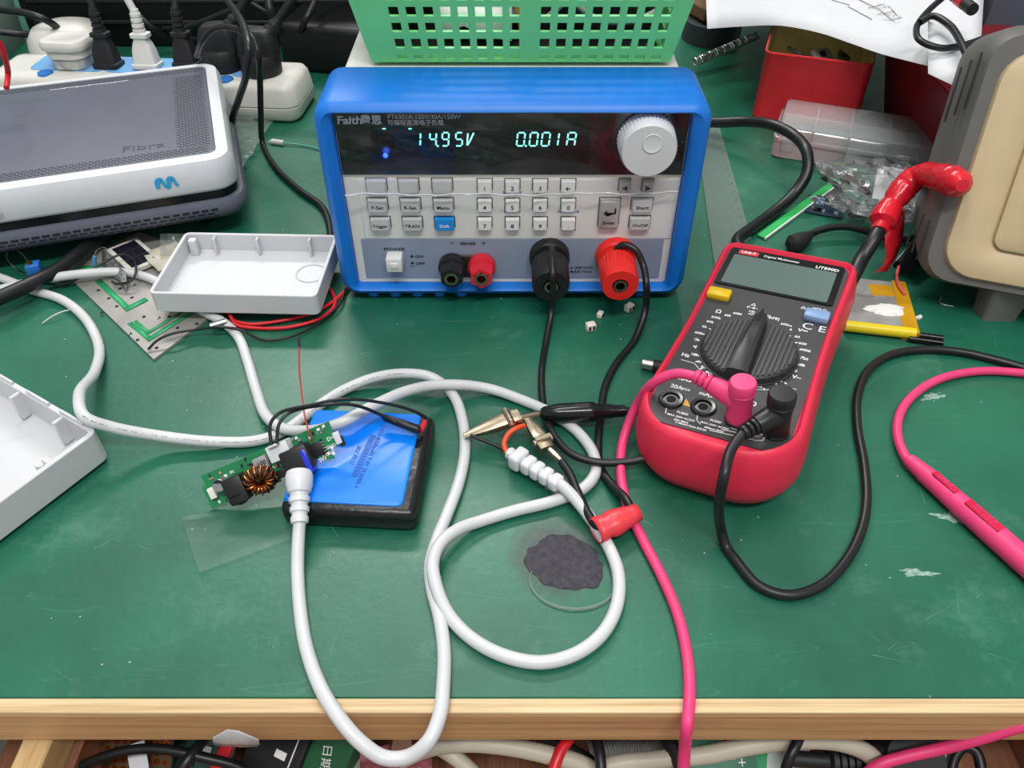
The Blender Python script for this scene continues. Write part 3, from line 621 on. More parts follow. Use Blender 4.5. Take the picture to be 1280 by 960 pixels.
for t, wd, ht in ((-1.0, .0062, .0042), (-.97, .0062, .0085), (-.5, .0056, .0120), (.2, .0048, .0125), (.8, .0036, .0118), (.99, .0032, .0100), (1.0, .0032, .0042)):
    c0 = dv * (DR * .98 * t)
    sec.append([DM @ Vector((*(c0 + dn * q)[:2], ZF + zz)) for q, zz in ((-wd, .0042), (-wd * .82, ht * .9), (-wd * .45, ht), (wd * .45, ht), (wd * .82, ht * .9), (wd, .0042))])
bar.loft(sec); obj('pointer_bar', bar, DK, dial, smooth=25)
q0, q1 = dv * DR * .55, dv * DR * .98
obj('pointer_line', M().prism([(q0 + dn * .0008)[:2], (q0 - dn * .0008)[:2], (q1 - dn * .0006)[:2], (q1 + dn * .0006)[:2]], ZF + .0118, ZF + .0122, DM), BLACK_GLOSS, dial)
# printing around the dial (positions read from the photograph)
def cp(cx, cy): return 780 + cx * .375, 280 + cy * .375
for s, cx, cy, z in (('Ω', 315, 293, .0042), ('60M', 378, 300, .0026), ('6M', 345, 306, .0026), ('600k', 307, 313, .0026), ('60k', 287, 327, .0026), ('6k', 268, 343, .0026), ('600', 248, 364, .0026),
                     ('•))', 241, 385, .0026), ('▸|', 237, 409, .0030), ('10M', 237, 437, .0026), ('Hz', 205, 438, .0036), ('6m', 256, 461, .0026), ('60m', 271, 479, .0026), ('600m', 291, 498, .0026),
                     ('20', 330, 519, .0026), ('|', 347, 524, .0030), ('2', 365, 527, .0026), ('60m', 445, 541, .0026), ('6m', 469, 533, .0026), ('A⎓', 492, 531, .0036), ('60μ', 515, 521, .0026), ('6', 543, 507, .0026),
                     ('60', 568, 490, .0026), ('V~', 575, 512, .0036), ('600', 589, 471, .0026), ('750', 600, 450, .0026), ('1000', 604, 422, .0026), ('600', 595, 400, .0026), ('60', 577, 377, .0026),
                     ('V⎓', 596, 357, .0036), ('6', 556, 353, .0026), ('600m', 541, 337, .0026), ('hFE|', 502, 316, .0030), ('|OFF|', 466, 306, .0030), ('100', 425, 293, .0024), ('mF', 424, 301, .0024), ('F⊣⊢', 428, 281, .0030), ('△', 432, 270, .0030),
                     ('△', 598, 280, .0030), ('HOLD', 652, 286, .0026), ('20A', 175, 544, .0036), ('MAX', 203, 552, .0024), ('mA', 268, 568, .0036), ('μA', 292, 576, .0028), ('VΩ', 424, 599, .0036), ('TRMS', 196, 517, .0036),
                     ('FUSED', 195, 632, .0019), ('MAX 250V AC/DC', 190, 646, .0017), ('20A MAX', 190, 658, .0017), ('≈ MAX/15min EACH', 222, 675, .0017), ('FUSED', 306, 659, .0019), ('MAX 250V AC/DC', 302, 673, .0017), ('600mA MAX', 300, 686, .0017), ('COM', 448, 700, .0020)):
    px, py = cp(cx, cy); mt_text(s, px, py, z)
px, py = cp(633, 347); mt_text('C E', px, py, .0072, bold=0.0, sx=1.15)
def strip_line(pts, w_=.00028, z=ZF + .0001, mt=None):
    m = M(); p3 = [MM @ Vector((x, y, z)) for x, y in [ml(*cp(*q)) for q in pts]]
    for a, b in zip(p3, p3[1:]):
        d = (b - a).normalized(); n = Vector((-d.y, d.x, 0)) * w_; m.add([a - n, a + n, b + n, b - n], [(0, 1, 2, 3)])
    obj('printed_line', m, mt or mat('grey_line', '#b9babb', 0.6, var=0), face)
strip_line([(190, 452), (235, 465), (258, 492), (300, 515)]); strip_line([(440, 552), (500, 553), (520, 540), (575, 552)])
strip_line([(142, 612), (138, 632)]); strip_line([(245, 638), (243, 655), (255, 668)]); strip_line([(285, 688), (440, 722), (462, 722), (475, 700)]); strip_line([(325, 685), (430, 707), (452, 708)]); strip_line([(358, 668), (357, 680), (385, 690)])
# ticks
for k in range(26):
    if 6 <= k <= 7: continue
    an = math.radians(90 - 24 - k * (312 / 25)); r0, r1 = DR * 1.09, DR * 1.15
    a_ = Vector((math.cos(an), math.sin(an), 0)); n_ = Vector((-a_.y, a_.x, 0)) * .00035
    obj('printed_tick', M().prism([(a_ * r0 + n_)[:2], (a_ * r0 - n_)[:2], (a_ * r1 - n_)[:2], (a_ * r1 + n_)[:2]], ZF, ZF + .0001, DM), PRINT_WHITE, face)
# jacks
HOLE0 = mat('socket_black', '#050505', .8, var=0)
def jack(px, py, lab):
    x, y = ml(px, py); J = MM @ Matrix.Translation((x, y, 0))
    j = obj('jack', M().lathe([(.0062, ZF - .0005), (.0062, ZF + .0008), (.0056, ZF + .0014), (.0042, ZF + .0013), (.0040, ZF + .0002)], J, 28), BLACK_GLOSS, mm, lab)
    obj('socket_core', M().lathe([(.0036, ZF + .0001), (.0036, ZF + .0004), (.0030, ZF + .0006), (.0024, ZF + .0005)], J, 22), mat('socket_grey', '#5f5f60', .4, metal=.4), j); obj('socket_bore', M().lathe([(.0024, ZF + .0003), (.0024, ZF + .00065)], J, 18), HOLE0, j); return J
jack(839, 500, 'open black input socket'); jack(879, 509.5, 'open black input socket')
J_RED = jack(922, 525, 'black input socket under the pink plug'); J_BLK = jack(969, 540, 'black input socket under the black plug')
tri = [ml(*cp(*q)) for q in ((208, 582), (222, 611), (192, 602))]
obj('warning_triangle', M().prism(tri[::-1], ZF, ZF + .00015, MM), mat('amber_print', '#c8932c', 0.5, var=0.05), face, 'amber warning triangle')

# ================================================================== test leads
def elbow_plug(root, J, mt, aim_px, zc, sleeve):
    """right-angle banana plug: upright cap on the socket, arm towards aim"""
    body = obj('plug_body', M().lathe([(.0058, ZF + .0016), (.0060, ZF + .004), (.0056, ZF + .012), (.0060, ZF + .0175), (.0062, ZF + .0185), (.0057, ZF + .0190), (.0062, ZF + .0195), (.0062, ZF + .0235), (.0055, ZF + .0245), (.002, ZF + .0246)], J, 32), mt, root, 'right-angle banana plug')
    st = J @ Vector((0, 0, ZF + .0125)); en = P(*aim_px, zc); d = (en - st); n = d.normalized(); ln = d.length
    pts = [st + n * t for t in (0.002, 0.006, 0.014, ln * .62)]
    obj('plug_arm', M().tube(pts, [.0055, .0052, .0044, .0040], 18), mt, body)
    for k in range(3):
        t0 = ln * (.63 + .12 * k); obj('relief_ring', M().tube([st + n * t0, st + n * (t0 + .0006), st + n * (t0 + ln * .075), st + n * (t0 + ln * .075 + .0004)], [.0034, .0042 - k * .0003, .0040 - k * .0003, .0030], 14), mt, body)
    return st, n, en
# pink lead on the meter
rl = thing('test_lead', 'pink test lead plugged into the multimeter and running off the bench front', 'test lead', P(830, 720))
st, n, en = elbow_plug(rl, J_RED, PINK, (866, 468), .055, 1)
ppx = [st + n * .012, en]
pts = catmull([st + n * .016, en - n * 0.004] + [P(*q) for q in ((845, 467, .052), (818, 478, .044), (795, 508, .022), (779, 550, .0085), (776, 590, .0058), (784, 632, .0052), (802, 672, .0026), (826, 718, .0026), (847, 768, .0026), (859, 820, .0026), (862, 870, .0030), (859, 905, .0020), (856, 935, -.012), (853, 985, -.03))], 8)
obj('wire', M().tube(pts, .0024, 12), PINK, rl)
# black lead on the meter
bl = thing('test_lead', 'black test lead plugged into the multimeter and looping to the right edge', 'test lead', P(990, 740))
BK_PLUG = mat('black_plug_plastic', '#1c1c1e', 0.35)
st, n, en = elbow_plug(bl, J_BLK, BK_PLUG, (925, 543), .053, 1)
pts = catmull([st + n * .016, en - n * .003] + [P(*q) for q in ((914, 562, .050), (905, 595, .046), (899, 630, .029), (901, 660, .010), (908, 684, .0026), (921, 702, .0024), (948, 732, .0024), (985, 744, .0024), (1025, 733, .0024), (1056, 703, .0024), (1076, 664, .0024), (1083, 625, .0024), (1080, 580, .0024), (1072, 535, .0024), (1072, 495, .0024), (1086, 462, .0024), (1115, 443, .0024), (1155, 437, .0024), (1200, 440, .0024), (1245, 450, .0024), (1300, 466, .0024), (1360, 490, .0024))], 8)
obj('wire', M().tube(pts, .0024, 12), BLACK_CABLE, bl)
# pink probe at the right edge
pr = thing('test_probe', 'pink probe with its curled lead lying by the right edge of the mat', 'test probe', P(1200, 620))
pts = catmull([P(*q) for q in ((1400, 492, .0026), (1330, 474, .0026), (1275, 466, .0026), (1225, 464, .0026), (1180, 472, .0026), (1145, 491, .0026), (1125, 517, .0026), (1122, 545, .003), (1131, 570, .0045), (1138, 580, .0052))], 8)
obj('wire', M().tube(pts, .0024, 12), PINK, pr)
h0, h1 = P(1134, 573, .0052), P(1330, 745, .0062); hd = (h1 - h0)
ts = [(0, .0026), (.02, .0036), (.035, .0034), (.05, .0039), (.066, .0036), (.08, .0042), (.10, .0040), (.13, .0046), (.35, .0053), (.6, .0058), (.9, .0060), (1.0, .0056)]
hb = obj('handle', M().tube([h0 + hd * t for t, r in ts], [r for t, r in ts], 20), PINK, pr, 'pink ribbed probe handle', smooth=50)
DKP = mat('dark_pink_moulding', '#c3123f', 0.4); nrm = Vector((0, 0, 1))
for t, ln_, wd, nm in ((.245, .014, .0036, 'moulded_mark'), (.50, .019, .0050, 'warning_panel')):
    c0 = h0 + hd * t; f = frame(c0 + Vector((0, -0.0004, .00505 + .0009 * t)), hd, Vector((-hd.y, hd.x, 0)))
    obj(nm, M().box((0, 0, 0), (ln_, wd, .0008), .0003, 1, f), DKP, hb)
    if t > .4: lettering(hb, '1000V CAT.III', f @ Matrix.Translation((0, .0008, .0004)), .0020, PINK, .01); lettering(hb, '600V CAT.IV', f @ Matrix.Translation((0, -.0012, .0004)), .0020, PINK, .01)
    else: lettering(hb, 'UNI-T', f @ Matrix.Translation((0, 0, .0004)), .0030, PINK, .02)

# ================================================================== leads of the electronic load
neg = thing('clip_lead', 'black lead from the black terminal ending in a black-sleeved crocodile clip', 'clip lead', P(740, 560))
A_ = L(686.5, 318)
pts = catmull([A_ + Vector(q) for q in ((.0005, -.0085, .0095), (.0005, -.014, .0136), (.0005, -.027, .0136), (.0006, -.0355, .009))] + [P(*q) for q in ((690, 385, .012), (683, 425, .0022), (677, 465, .0022), (679, 505, .0022), (690, 540, .0075), (712, 566, .0078), (742, 577, .0075), (775, 578, .0078), (812, 571, .010), (840, 553, .017), (847, 535, .021), (835, 520, .019), (808, 514, .014), (780, 513.5, .0105))], 8)
obj('wire', M().tube(pts, .0020, 12), BLACK_CABLE, neg)
b0, b1 = P(783, 513.5, .0105), P(676, 517, .0095); d = b1 - b0
pr_ = [(0, .0019), (.02, .0032), (.14, .0033), (.18, .0039), (.34, .0040), (.38, .0054), (.44, .0055), (.8, .0050), (.97, .0036), (1.0, .0026)]
obj('clip_sleeve', M().tube([b0 + d * t for t, r in pr_], [r for t, r in pr_], 18), BLACK_GLOSS, neg, 'glossy black rubber clip sleeve')
def clip(root, tail, hinge, tip, nose_w, up=EZ, open_=0.0):
    """crocodile clip: channel body from tail, two jaws meeting at the tip"""
    ax_ = (tip - hinge).normalized(); sd = ax_.cross(up).normalized(); u2 = sd.cross(ax_).normalized()
    for s, nm in ((1, 'upper_jaw'), (-1, 'lower_jaw')):
        rings = []
        for t, w_, hh in ((-.25, nose_w * .9, .0024), (0, nose_w, .0030), (.45, nose_w * .8, .0022), (.9, nose_w * .42, .0009), (1.0, nose_w * .38, .0006)):
            c0 = hinge.lerp(tip, t); spread = open_ * max(0, t)
            rings.append([c0 + sd * (-w_) + u2 * s * (.0002 + spread), c0 + sd * (-w_ * .9) + u2 * s * (hh * .8 + spread), c0 + sd * (-w_ * .5) + u2 * s * (hh + spread), c0 + sd * (w_ * .5) + u2 * s * (hh + spread), c0 + sd * (w_ * .9) + u2 * s * (hh * .8 + spread), c0 + sd * w_ + u2 * s * (.0002 + spread)])
        obj(nm, M().loft(rings), NICKEL, root, smooth=30)
    td = (hinge - tail)
    obj('crimp_tail', M().tube([tail, tail.lerp(hinge, .3), tail.lerp(hinge, .7), hinge], [.0016, .0021, .0019, .0020], 8), NICKEL, root)
    for s in (-1, 1):
        obj('hinge_rivet', M().lathe([(.0019, 0), (.0019, .0010), (.0010, .0014)], zframe(hinge + sd * s * nose_w * .95 + u2 * .0012, sd * s), 14), STEEL, root)
    obj('hinge_ear', M().lathe([(.0018, -nose_w), (.0018, nose_w)], zframe(hinge + u2 * .0030, sd), 12), NICKEL, root)
clip(neg, P(676, 517, .0095), P(636, 525, .011), P(580, 545, .0085), .0050)
A2_ = L(769, 317)
pos = thing('clip_lead', 'black lead from the red terminal ending in a bare crocodile clip', 'clip lead', P(760, 560))
pts = catmull([A2_ + Vector(q) for q in ((-.001, -.0088, .0088), (.003, -.0100, .0128), (.0095, -.0130, .0115), (.0145, -.018, .004))] + [P(*q) for q in ((808, 356, .028), (807, 385, .012), (795, 422, .0022), (770, 455, .0022), (756, 485, .0026), (751, 520, .0022), (748, 555, .0022), (750, 583, .0022), (766, 607, .0045), (783, 625, .0085), (790, 645, .0085), (772, 657, .0070), (748, 658, .0060), (735, 642, .0066), (722, 615, .0078), (712, 592, .0082), (702, 577, .0085))], 8)
obj('wire', M().tube(pts, .0021, 12), BLACK_CABLE, pos)
clip(pos, P(701, 575, .0085), P(678, 553, .0105), P(655, 518, .0100), .0042)
# red tape flag wrapped around that lead and the white cable
rt = []
a0, a1 = P(744, 664, .0065), P(797, 640, .0085); ad = (a1 - a0)
for i in range(9):
    t = i / 8; c0 = a0 + ad * t; rr_ = (.0062 if t < .75 else .0046) + .0006 * math.sin(i * 2.3)
    side = ad.cross(EZ).normalized(); rt.append([c0 + side * (rr_ * math.cos(a) * (1.0)) + EZ * (rr_ * .8 * math.sin(a)) for a in [2 * math.pi * j / 16 for j in range(16)]])
tag(obj('tape_flag', M().loft(rt, False, False), mat('salmon_red_tape', '#d83a44', 0.35, var=0.05, bump=0.2), solid=0.0005), 'red tape wrap binding the black lead over the white cable', 'tape')
# ================================================================== white cables, plug and boot
def dash_print(parent, pts, i0, i1, r, dens=2):
    """grey printed marking along the upper side of a cable"""
    m = M(); rnd = random.Random(i0)
    for i in range(i0, min(i1, len(pts) - 1)):
        for k in range(dens):
            if rnd.random() < .3: continue
            a = pts[i].lerp(pts[i + 1], k / dens); d = (pts[i + 1] - pts[i]).normalized(); s_ = d.cross(EZ).normalized()
            to_cam = (CC - a); to_cam = (to_cam - d * to_cam.dot(d)).normalized(); s_ = d.cross(to_cam)
            w_ = rnd.uniform(.0003, .0008); l_ = rnd.uniform(.0003, .0009); o_ = a + to_cam * (r * 1.004)
            m.add([o_ - d * l_ - s_ * w_ * .5, o_ + d * l_ - s_ * w_ * .5, o_ + d * l_ + s_ * w_ * .5, o_ - d * l_ + s_ * w_ * .5], [(0, 1, 2, 3)])
    if m.f: obj('printed_marking', m, mat('grey_cable_print', '#9c9da0', 0.6, var=0), parent, kind='stuff')
WR = .0029
c1 = thing('power_cable', 'white cable curling from the left edge to the barrel plug on the small circuit board', 'cable', P(545, 700))
px1 = [(-60, 330, .003), (0, 347, .003), (38, 362, .003), (78, 375, .0035), (108, 400, .003), (124, 435, .003), (118, 466, .010), (99, 494, .0250), (107, 522, .0262), (140, 534, .019), (200, 545, .009), (265, 552, .0050), (320, 551, .0030), (355, 539, .0030), (388, 515, .0032), (425, 490, .0032), (465, 473, .0060), (505, 467, .0095), (540, 472, .0095), (565, 492, .0040), (578, 525, .003), (581, 565, .003), (573, 605, .003), (558, 645, .003), (546, 675, .003), (538, 705, .003), (540, 735, .003), (549, 770, .003), (555, 812, .003), (554, 858, .0031), (550, 893, .0036), (536, 926, .0015), (510, 946, -.004), (480, 947, -.004), (452, 929, .000), (425, 899, .0040), (400, 858, .0031), (383, 810, .003), (375, 760, .003), (372, 710, .0045), (373, 675, .0085), (374.5, 652, .0125)]
pt1 = path(px1, 7); obj('wire', M().tube(pt1, WR, 14), WHITE_CABLE, c1); dash_print(c1, pt1, 64, 120, WR); dash_print(c1, pt1, 56, 62, WR)
# plug: moulded grip with ribs, tip in the jack
g0, g1 = P(374.5, 655, .012), P(374, 588, .0225); gd = g1 - g0
pf = [(0, .0030), (.02, .0040), (.12, .0041), (.14, .0036), (.20, .0036), (.22, .0044), (.30, .0045), (.32, .0038), (.38, .0039), (.40, .0048), (.48, .0049), (.50, .0042), (.56, .0044), (.58, .0053), (.72, .0062), (.88, .0064), (.97, .0058), (1.0, .0045)]
obj('barrel_plug', M().tube([g0 + gd * t for t, r in pf], [r for t, r in pf], 22), WHITE_PLASTIC, c1, 'white moulded barrel plug', smooth=30)
c2 = thing('power_cable', 'white cable with a ribbed boot and bared orange and black wires', 'cable', P(660, 820))
px2 = [(-60, 375, .0088), (0, 362, .0088), (50, 350, .0088), (105, 342, .0088), (150, 340, .0055), (185, 347, .0046), (225, 370, .0046), (255, 390, .0045), (278, 402, .0040), (297, 420, .003), (309, 450, .003), (320, 487, .003), (333, 520, .0060), (355, 536, .0086), (390, 538, .0120), (425, 529, .0215), (465, 508, .0215), (505, 490, .0180), (540, 482, .0120), (575, 481, .0085), (612, 486, .0045), (650, 499, .003), (690, 517, .003), (722, 540, .003), (742, 568, .003), (744, 592, .003), (727, 612, .003), (690, 627, .003), (645, 638, .003), (605, 650, .0035), (572, 662, .0065), (550, 680, .0088), (541, 705, .0088), (546, 735, .0070), (560, 767, .0040), (588, 797, .003), (628, 819, .003), (675, 828, .003), (718, 818, .003), (752, 793, .003), (771, 757, .003), (773, 718, .003), (762, 686, .003), (745, 658, .0035), (726, 632, .0065), (708, 612, .0085), (696, 602, .0085)]
pt2 = path(px2, 7); obj('wire', M().tube(pt2, WR, 14), WHITE_CABLE, c2)
b0, b1 = P(700, 606, .0085), P(636, 566, .0075); bd = b1 - b0; bs = bd.cross(EZ).normalized(); bu = bs.cross(bd.normalized()).normalized() * -1
if bu.z < 0: bu = -bu
boot = obj('strain_boot', M().tube([b0, b0 + bd], [.0026, .0030], 14), WHITE_PLASTIC, c2, 'white ribbed strain-relief boot')
for k, (t, w_, ln_) in enumerate(((.08, .0046, .0052), (.26, .0048, .0048), (.43, .0050, .0048), (.60, .0052, .0050), (.80, .0062, .0060))):
    f = frame(b0 + bd * t, bd, bs); obj('boot_rib', M().box((0, 0, 0), (ln_ * 1.12, w_ * 1.7, w_ * 1.45), .0017, 3, f), WHITE_PLASTIC, boot)
obj('boot_rib', M().box((0, 0, 0), (.0030, .0055, .0050), .001, 2, frame(b0 + bd * .97, bd, bs)), WHITE_PLASTIC, boot)
obj('orange_core', M().tube(catmull([P(*q) for q in ((634, 566, .0075), (630, 556, .0090), (635, 543, .0110), (646, 535, .0120), (655, 532, .0105))], 6), .00135, 10), mat('orange_pvc', '#e0542a', 0.4), c2, 'orange bared core')
obj('black_core', M().tube(catmull([P(*q) for q in ((632, 564, .0070), (622, 558, .0075), (605, 551, .0085), (588, 544, .0095))], 6), .00095, 10), BLACK_CABLE, c2, 'black bared core')

# ================================================================== blue battery pack
BZ = 0.0145
q = [P(392, 512, BZ), P(537, 517, BZ), P(516, 641, BZ), P(357, 630, BZ)]
bc_ = sum(q, Vector()) / 4; bux = (q[1] - q[0] + q[2] - q[3]).normalized(); BF = frame(Vector((bc_.x, bc_.y, 0)), bux, EZ.cross(bux))
bw = ((q[1] - q[0]).length + (q[2] - q[3]).length) / 2; bh = ((q[0] - q[3]).length + (q[1] - q[2]).length) / 2
bat = thing('battery_pack', 'blue shrink-wrapped battery pack with black tape around its edges', 'battery', (bc_.x, bc_.y, 0))
obj('tape_border', M().box((0, 0, BZ / 2 - .0004), (bw + .004, bh + .003, BZ - .0008), .0042, 3, BF), BLACK_TAPE, bat, 'glossy black tape border')
BLUEW = mat('blue_heatshrink', '#0078e6', 0.28, var=0.05, bump=0.15, bscale=80)
top = obj('blue_wrap', M().loft([[BF @ Vector((x, y, z)) for x, y in rr(-.0028, .0014, bw - .0036 + e, bh - .0028 + e, .003, 4)] for e, z in ((.001, .008), (.0008, BZ - .0022), (-.0008, BZ - .0002), (-.003, BZ + .0002))]), BLUEW, bat, 'bright blue plastic wrap')
for k, (s, xx, sz) in enumerate((('D653-4000mAh 7.4V 29.6Wh +', .0045, .0036), ('IIIIIIIIIIIIIIIIIIIIIIIIII', .0012, .0048), ('2021.05.13', -.0028, .0032))):
    f = BF @ Matrix.Translation((xx, .002, BZ + .0002)) @ Matrix.Rotation(math.radians(-96 + 180), 4, 'Z')
    f = BF @ Matrix.Translation((xx, .001, BZ + .0002)) @ Matrix.Rotation(math.radians(-98), 4, 'Z')
    lettering(top, s, f, sz, mat('navy_print', '#123a8c', 0.5, var=0), 0.0, .9)
for dx_, s_ in ((0, 1), (0, 1)): pass
tb = thing('jumper_wire', 'pair of black wires from the battery to the white board connector', 'wire', P(430, 500))
for k, px_ in enumerate(([(339, 556, .034), (338, 530, .040), (350, 516, .042), (385, 507, .044), (430, 499, .044), (475, 503, .036), (515, 513, .026), (533, 522, .0185)],
                         [(346, 555, .034), (349, 530, .038), (362, 516, .040), (400, 507, .042), (440, 506, .038), (475, 518, .026), (500, 530, .0205), (515, 535, .0195)])):
    obj('wire', M().tube(path(px_, 7), .00085, 8), BLACK_CABLE, tb)
s0, s1 = P(478, 521, .0215), P(526, 538, .0188)
obj('shrink_sleeve', M().tube([s0, s0.lerp(s1, .1), s0.lerp(s1, .5), s0.lerp(s1, .9), s1], [.0010, .0019, .0022, .0024, .0014], 12), BLACK_TAPE, tb, 'black heat-shrink sleeve')
obj('red_sleeve', M().tube([s1, P(531, 527, .0185)], .0013, 8), RED_PVC, tb, 'short red sleeve')

# ================================================================== small circuit board with jacks
o0, o1 = P(265, 636, .0015), P(428, 566, .0212)
bxv = (o1 - o0).normalized(); byv = Vector((0.10, 0.62, 0.78)); byv = (byv - bxv * byv.dot(bxv)).normalized(); bnv = bxv.cross(byv)
if bnv.dot(CC - o0) < 0: bnv = -bnv
BLN = (o1 - o0).length; BHT = .0165
def on_board(px, py, off_=0.0): return PP(px, py, o0 + bnv * off_, bnv)
def bfr(px, py, off_=0.0): return frame(on_board(px, py, off_), bxv, byv)
if bfr(300, 600).col[2].xyz.dot(bnv) < 0: pass
pcb = thing('converter_board', 'green circuit board with copper toroid leaning on the blue battery', 'circuit board', o0)
BB = frame(o0, bxv, byv)
out = [(0, 0), (.008, 0), (.008, .002), (BLN * .86, .002), (BLN * .86, 0), (BLN * .93, -.001), (BLN * .93, .004), (BLN * 1.0, .004), (BLN * 1.0, BHT), (0.002, BHT), (0.002, BHT * .7), (0, BHT * .7)]
board = obj('board', M().prism(out, -.0016, 0, BB), PCB_GREEN, pcb, 'green board')
def bbox(name, px, py, dims, mt, label=None, r=.0004, par=None, rot=0.0, base=0.0):
    return obj(name, M().box((0, 0, dims[2] / 2 + base), dims, r, 2, bfr(px, py, dims[2] * .5) @ Matrix.Translation((0, 0, -dims[2] * .5)) @ Matrix.Rotation(rot, 4, 'Z')), mt, par or pcb, label)
BLK = mat('component_black', '#19191b', 0.45); SILK = PRINT_WHITE
jk = bbox('jack_housing', 297, 611, (.0098, .0130, .0095), BLK, 'black barrel jack housing', .0012)
f = frame(on_board(298, 622, .007), bxv, bnv); jf = zframe(on_board(297, 620, .0055), -byv)
obj('jack_opening', M().lathe([(.0044, -.0008), (.0044, .0014), (.0034, .0014), (.0032, -.002), (.0005, -.002), (.0005, .0012)], zframe(on_board(298, 622, .0062), -byv * .6 + bnv * .55), 22), BLACK_GLOSS, jk)
jk2 = bbox('jack_housing', 373, 574, (.0135, .0125, .0105), BLK, 'black barrel jack with the white plug in it', .0012)
bbox('blue_sleeve', 386, 574, (.0030, .0120, .0108), mat('blue_jack_face', '#1a34c8', 0.3), 'blue painted jack cheek', .001)
# toroid
tc_ = on_board(325, 600, .0055); tax = (bnv * .85 - byv * .35 + bxv * .1).normalized(); TF = zframe(tc_, tax, bxv)
def torus(R_, r_, f, n=32, k=12):
    return M().loft([[f @ Vector(((R_ + r_ * math.cos(b)) * math.cos(a), (R_ + r_ * math.cos(b)) * math.sin(a), r_ * 1.25 * math.sin(b))) for b in [2 * math.pi * j / k for j in range(k)]] for a in [2 * math.pi * i / n for i in range(n + 1)]], False, False)
tor = obj('toroid_core', torus(.0048, .0022, TF), mat('ferrite_black', '#222224', 0.6), pcb, 'black ferrite ring')
for k in range(15):
    a = 2 * math.pi * k / 15 + .2; ca = Vector((math.cos(a), math.sin(a), 0)); ca2 = Vector((math.cos(a + .16), math.sin(a + .16), 0)); pts = []
    for j in range(13):
        b = 2 * math.pi * j / 12; cc = ca.lerp(ca2, j / 12); pts.append(TF @ (cc * (.0048 + .0027 * math.cos(b)) + EZ * (.0033 * math.sin(b))))
    obj('winding', M().tube(pts, .00052, 6), COPPER, tor)
cp_ = bfr(279, 606, .003)
cap_ = obj('capacitor', M().lathe([(.0031, .0), (.0031, .0082), (.0028, .0086), (.001, .0086)], zframe(on_board(278, 604, .003) - bnv * .003, bnv), 22), STEEL, pcb, 'silver can capacitor')
obj('capacitor_band', M().prism([(.0028 * math.cos(a), .0028 * math.sin(a)) for a in [math.radians(20 + 14 * i) for i in range(11)]], .0086, .00875, zframe(on_board(278, 604, .003) - bnv * .003, bnv)), BLK, cap_)
bbox('inductor', 327, 579, (.0070, .0065, .0045), mat('grey_inductor', '#8d8f90', 0.5), 'grey square inductor', .0008)
lettering(pcb, '100', bfr(327, 579, .0046), .0030, PRINT_BLACK)
jw = bbox('wire_connector', 351, 563, (.0105, .0080, .0095), WHITE_PLASTIC, 'white two-pin connector', .0006)
obj('connector_latch', M().box((0, .0036, .0060), (.0050, .0010, .0050), .0003, 1, bfr(350, 563, .004)), WHITE_PLASTIC, jw)
bbox('small_connector', 266, 616, (.0032, .0055, .0035), CREAM, 'small cream connector')
chip = bbox('chip', 397, 561, (.0055, .0065, .0016), BLK, 'black control chip', .0002)
for k in range(4):
    for s in (-1, 1): obj('chip_pin', M().box((s * .0033, -.0022 + k * .0015, .0004), (.0014, .0005, .0008), 0, 1, bfr(397, 561, .0008)), STEEL, chip)
bbox('chip', 352, 592, (.0048, .0040, .0012), BLK, 'black power transistor', .0002)
bbox('chip', 347, 600, (.0030, .0024, .0012), BLK, 'small black diode', .0002)
rnd = random.Random(12)
for k in range(34):
    u, v = rnd.uniform(.30, .98), rnd.uniform(.12, .95); dims = rnd.choice(((.0016, .0008, .0006), (.0008, .0016, .0006), (.0012, .0012, .0008)))
    obj('surface_part', M().box((u * BLN, v * BHT, dims[2] / 2), dims, 0, 1, BB), rnd.choice((BLK, STEEL, SILK, mat('tan_ceramic', '#b08d63', 0.5))), pcb)
for k in range(46):
    u, v = rnd.uniform(.06, .97), rnd.choice((rnd.uniform(.70, .95), rnd.uniform(.08, .25))); dims = rnd.choice(((.0022, .0006, .0003), (.0009, .0014, .0008), (.0014, .0012, .0008), (.0006, .0018, .0003)))
    obj('surface_part', M().box((u * BLN, v * BHT, dims[2] / 2), dims, 0, 1, BB), rnd.choice((SILK, SILK, BLK, STEEL, mat('tan_ceramic', '#b08d63', 0.5))), pcb)
for s, px, py, z in (('D+', 413, 548, .0026), ('GND', 414, 558, .0022), ('OUT', 413, 566, .0022), ('SW', 404, 574, .0026), ('C5 R2', 340, 585, .0020), ('L1', 352, 580, .0022), ('IN', 290, 590, .0020)): lettering(pcb, s, bfr(px, py, .0002), z, SILK, 0.02)
bbox('side_switch', 422, 547, (.0030, .0060, .0030), WHITE_PLASTIC, 'white slide switch', .0003)
bbox('side_button', 427, 551, (.0022, .0050, .0026), BLK, 'black key', .0003)
rw = thing('red_wire', 'thin red wire with a black tip rising from the small circuit board', 'wire', P(388, 548, .02))
obj('wire', M().tube(path([(391, 552, .028), (386, 540, .034), (381, 520, .037), (377, 490, .034), (374, 460, .028), (374, 432, .024)], 6), .00042, 8), mat('thin_red_wire', '#b5262a', 0.4), rw)
obj('black_tip', M().tube([P(374, 434, .0243), P(373.5, 423, .0225)], .00075, 8), BLACK_MATTE, rw, 'black insulated tip')
# clear film on the mat
a, b, c, d = P(228, 648), P(366, 628), P(385, 668), P(250, 718)
rows = [[a.lerp(b, i / 10).lerp(d.lerp(c, i / 10), j / 8) + EZ * (.0006 + .0006 * math.sin(i * 1.3 + j) ** 2 + (.0004 if i in (0, 10) or j in (0, 8) else 0)) for i in range(11)] for j in range(9)]
tag(obj('clear_film', M().grid(rows), film_mat('clear_film_mat', '#7fa596', 0.05, 0.06, 120, .45), smooth=70), 'square of clear film lying on the mat below the small circuit board', 'film')
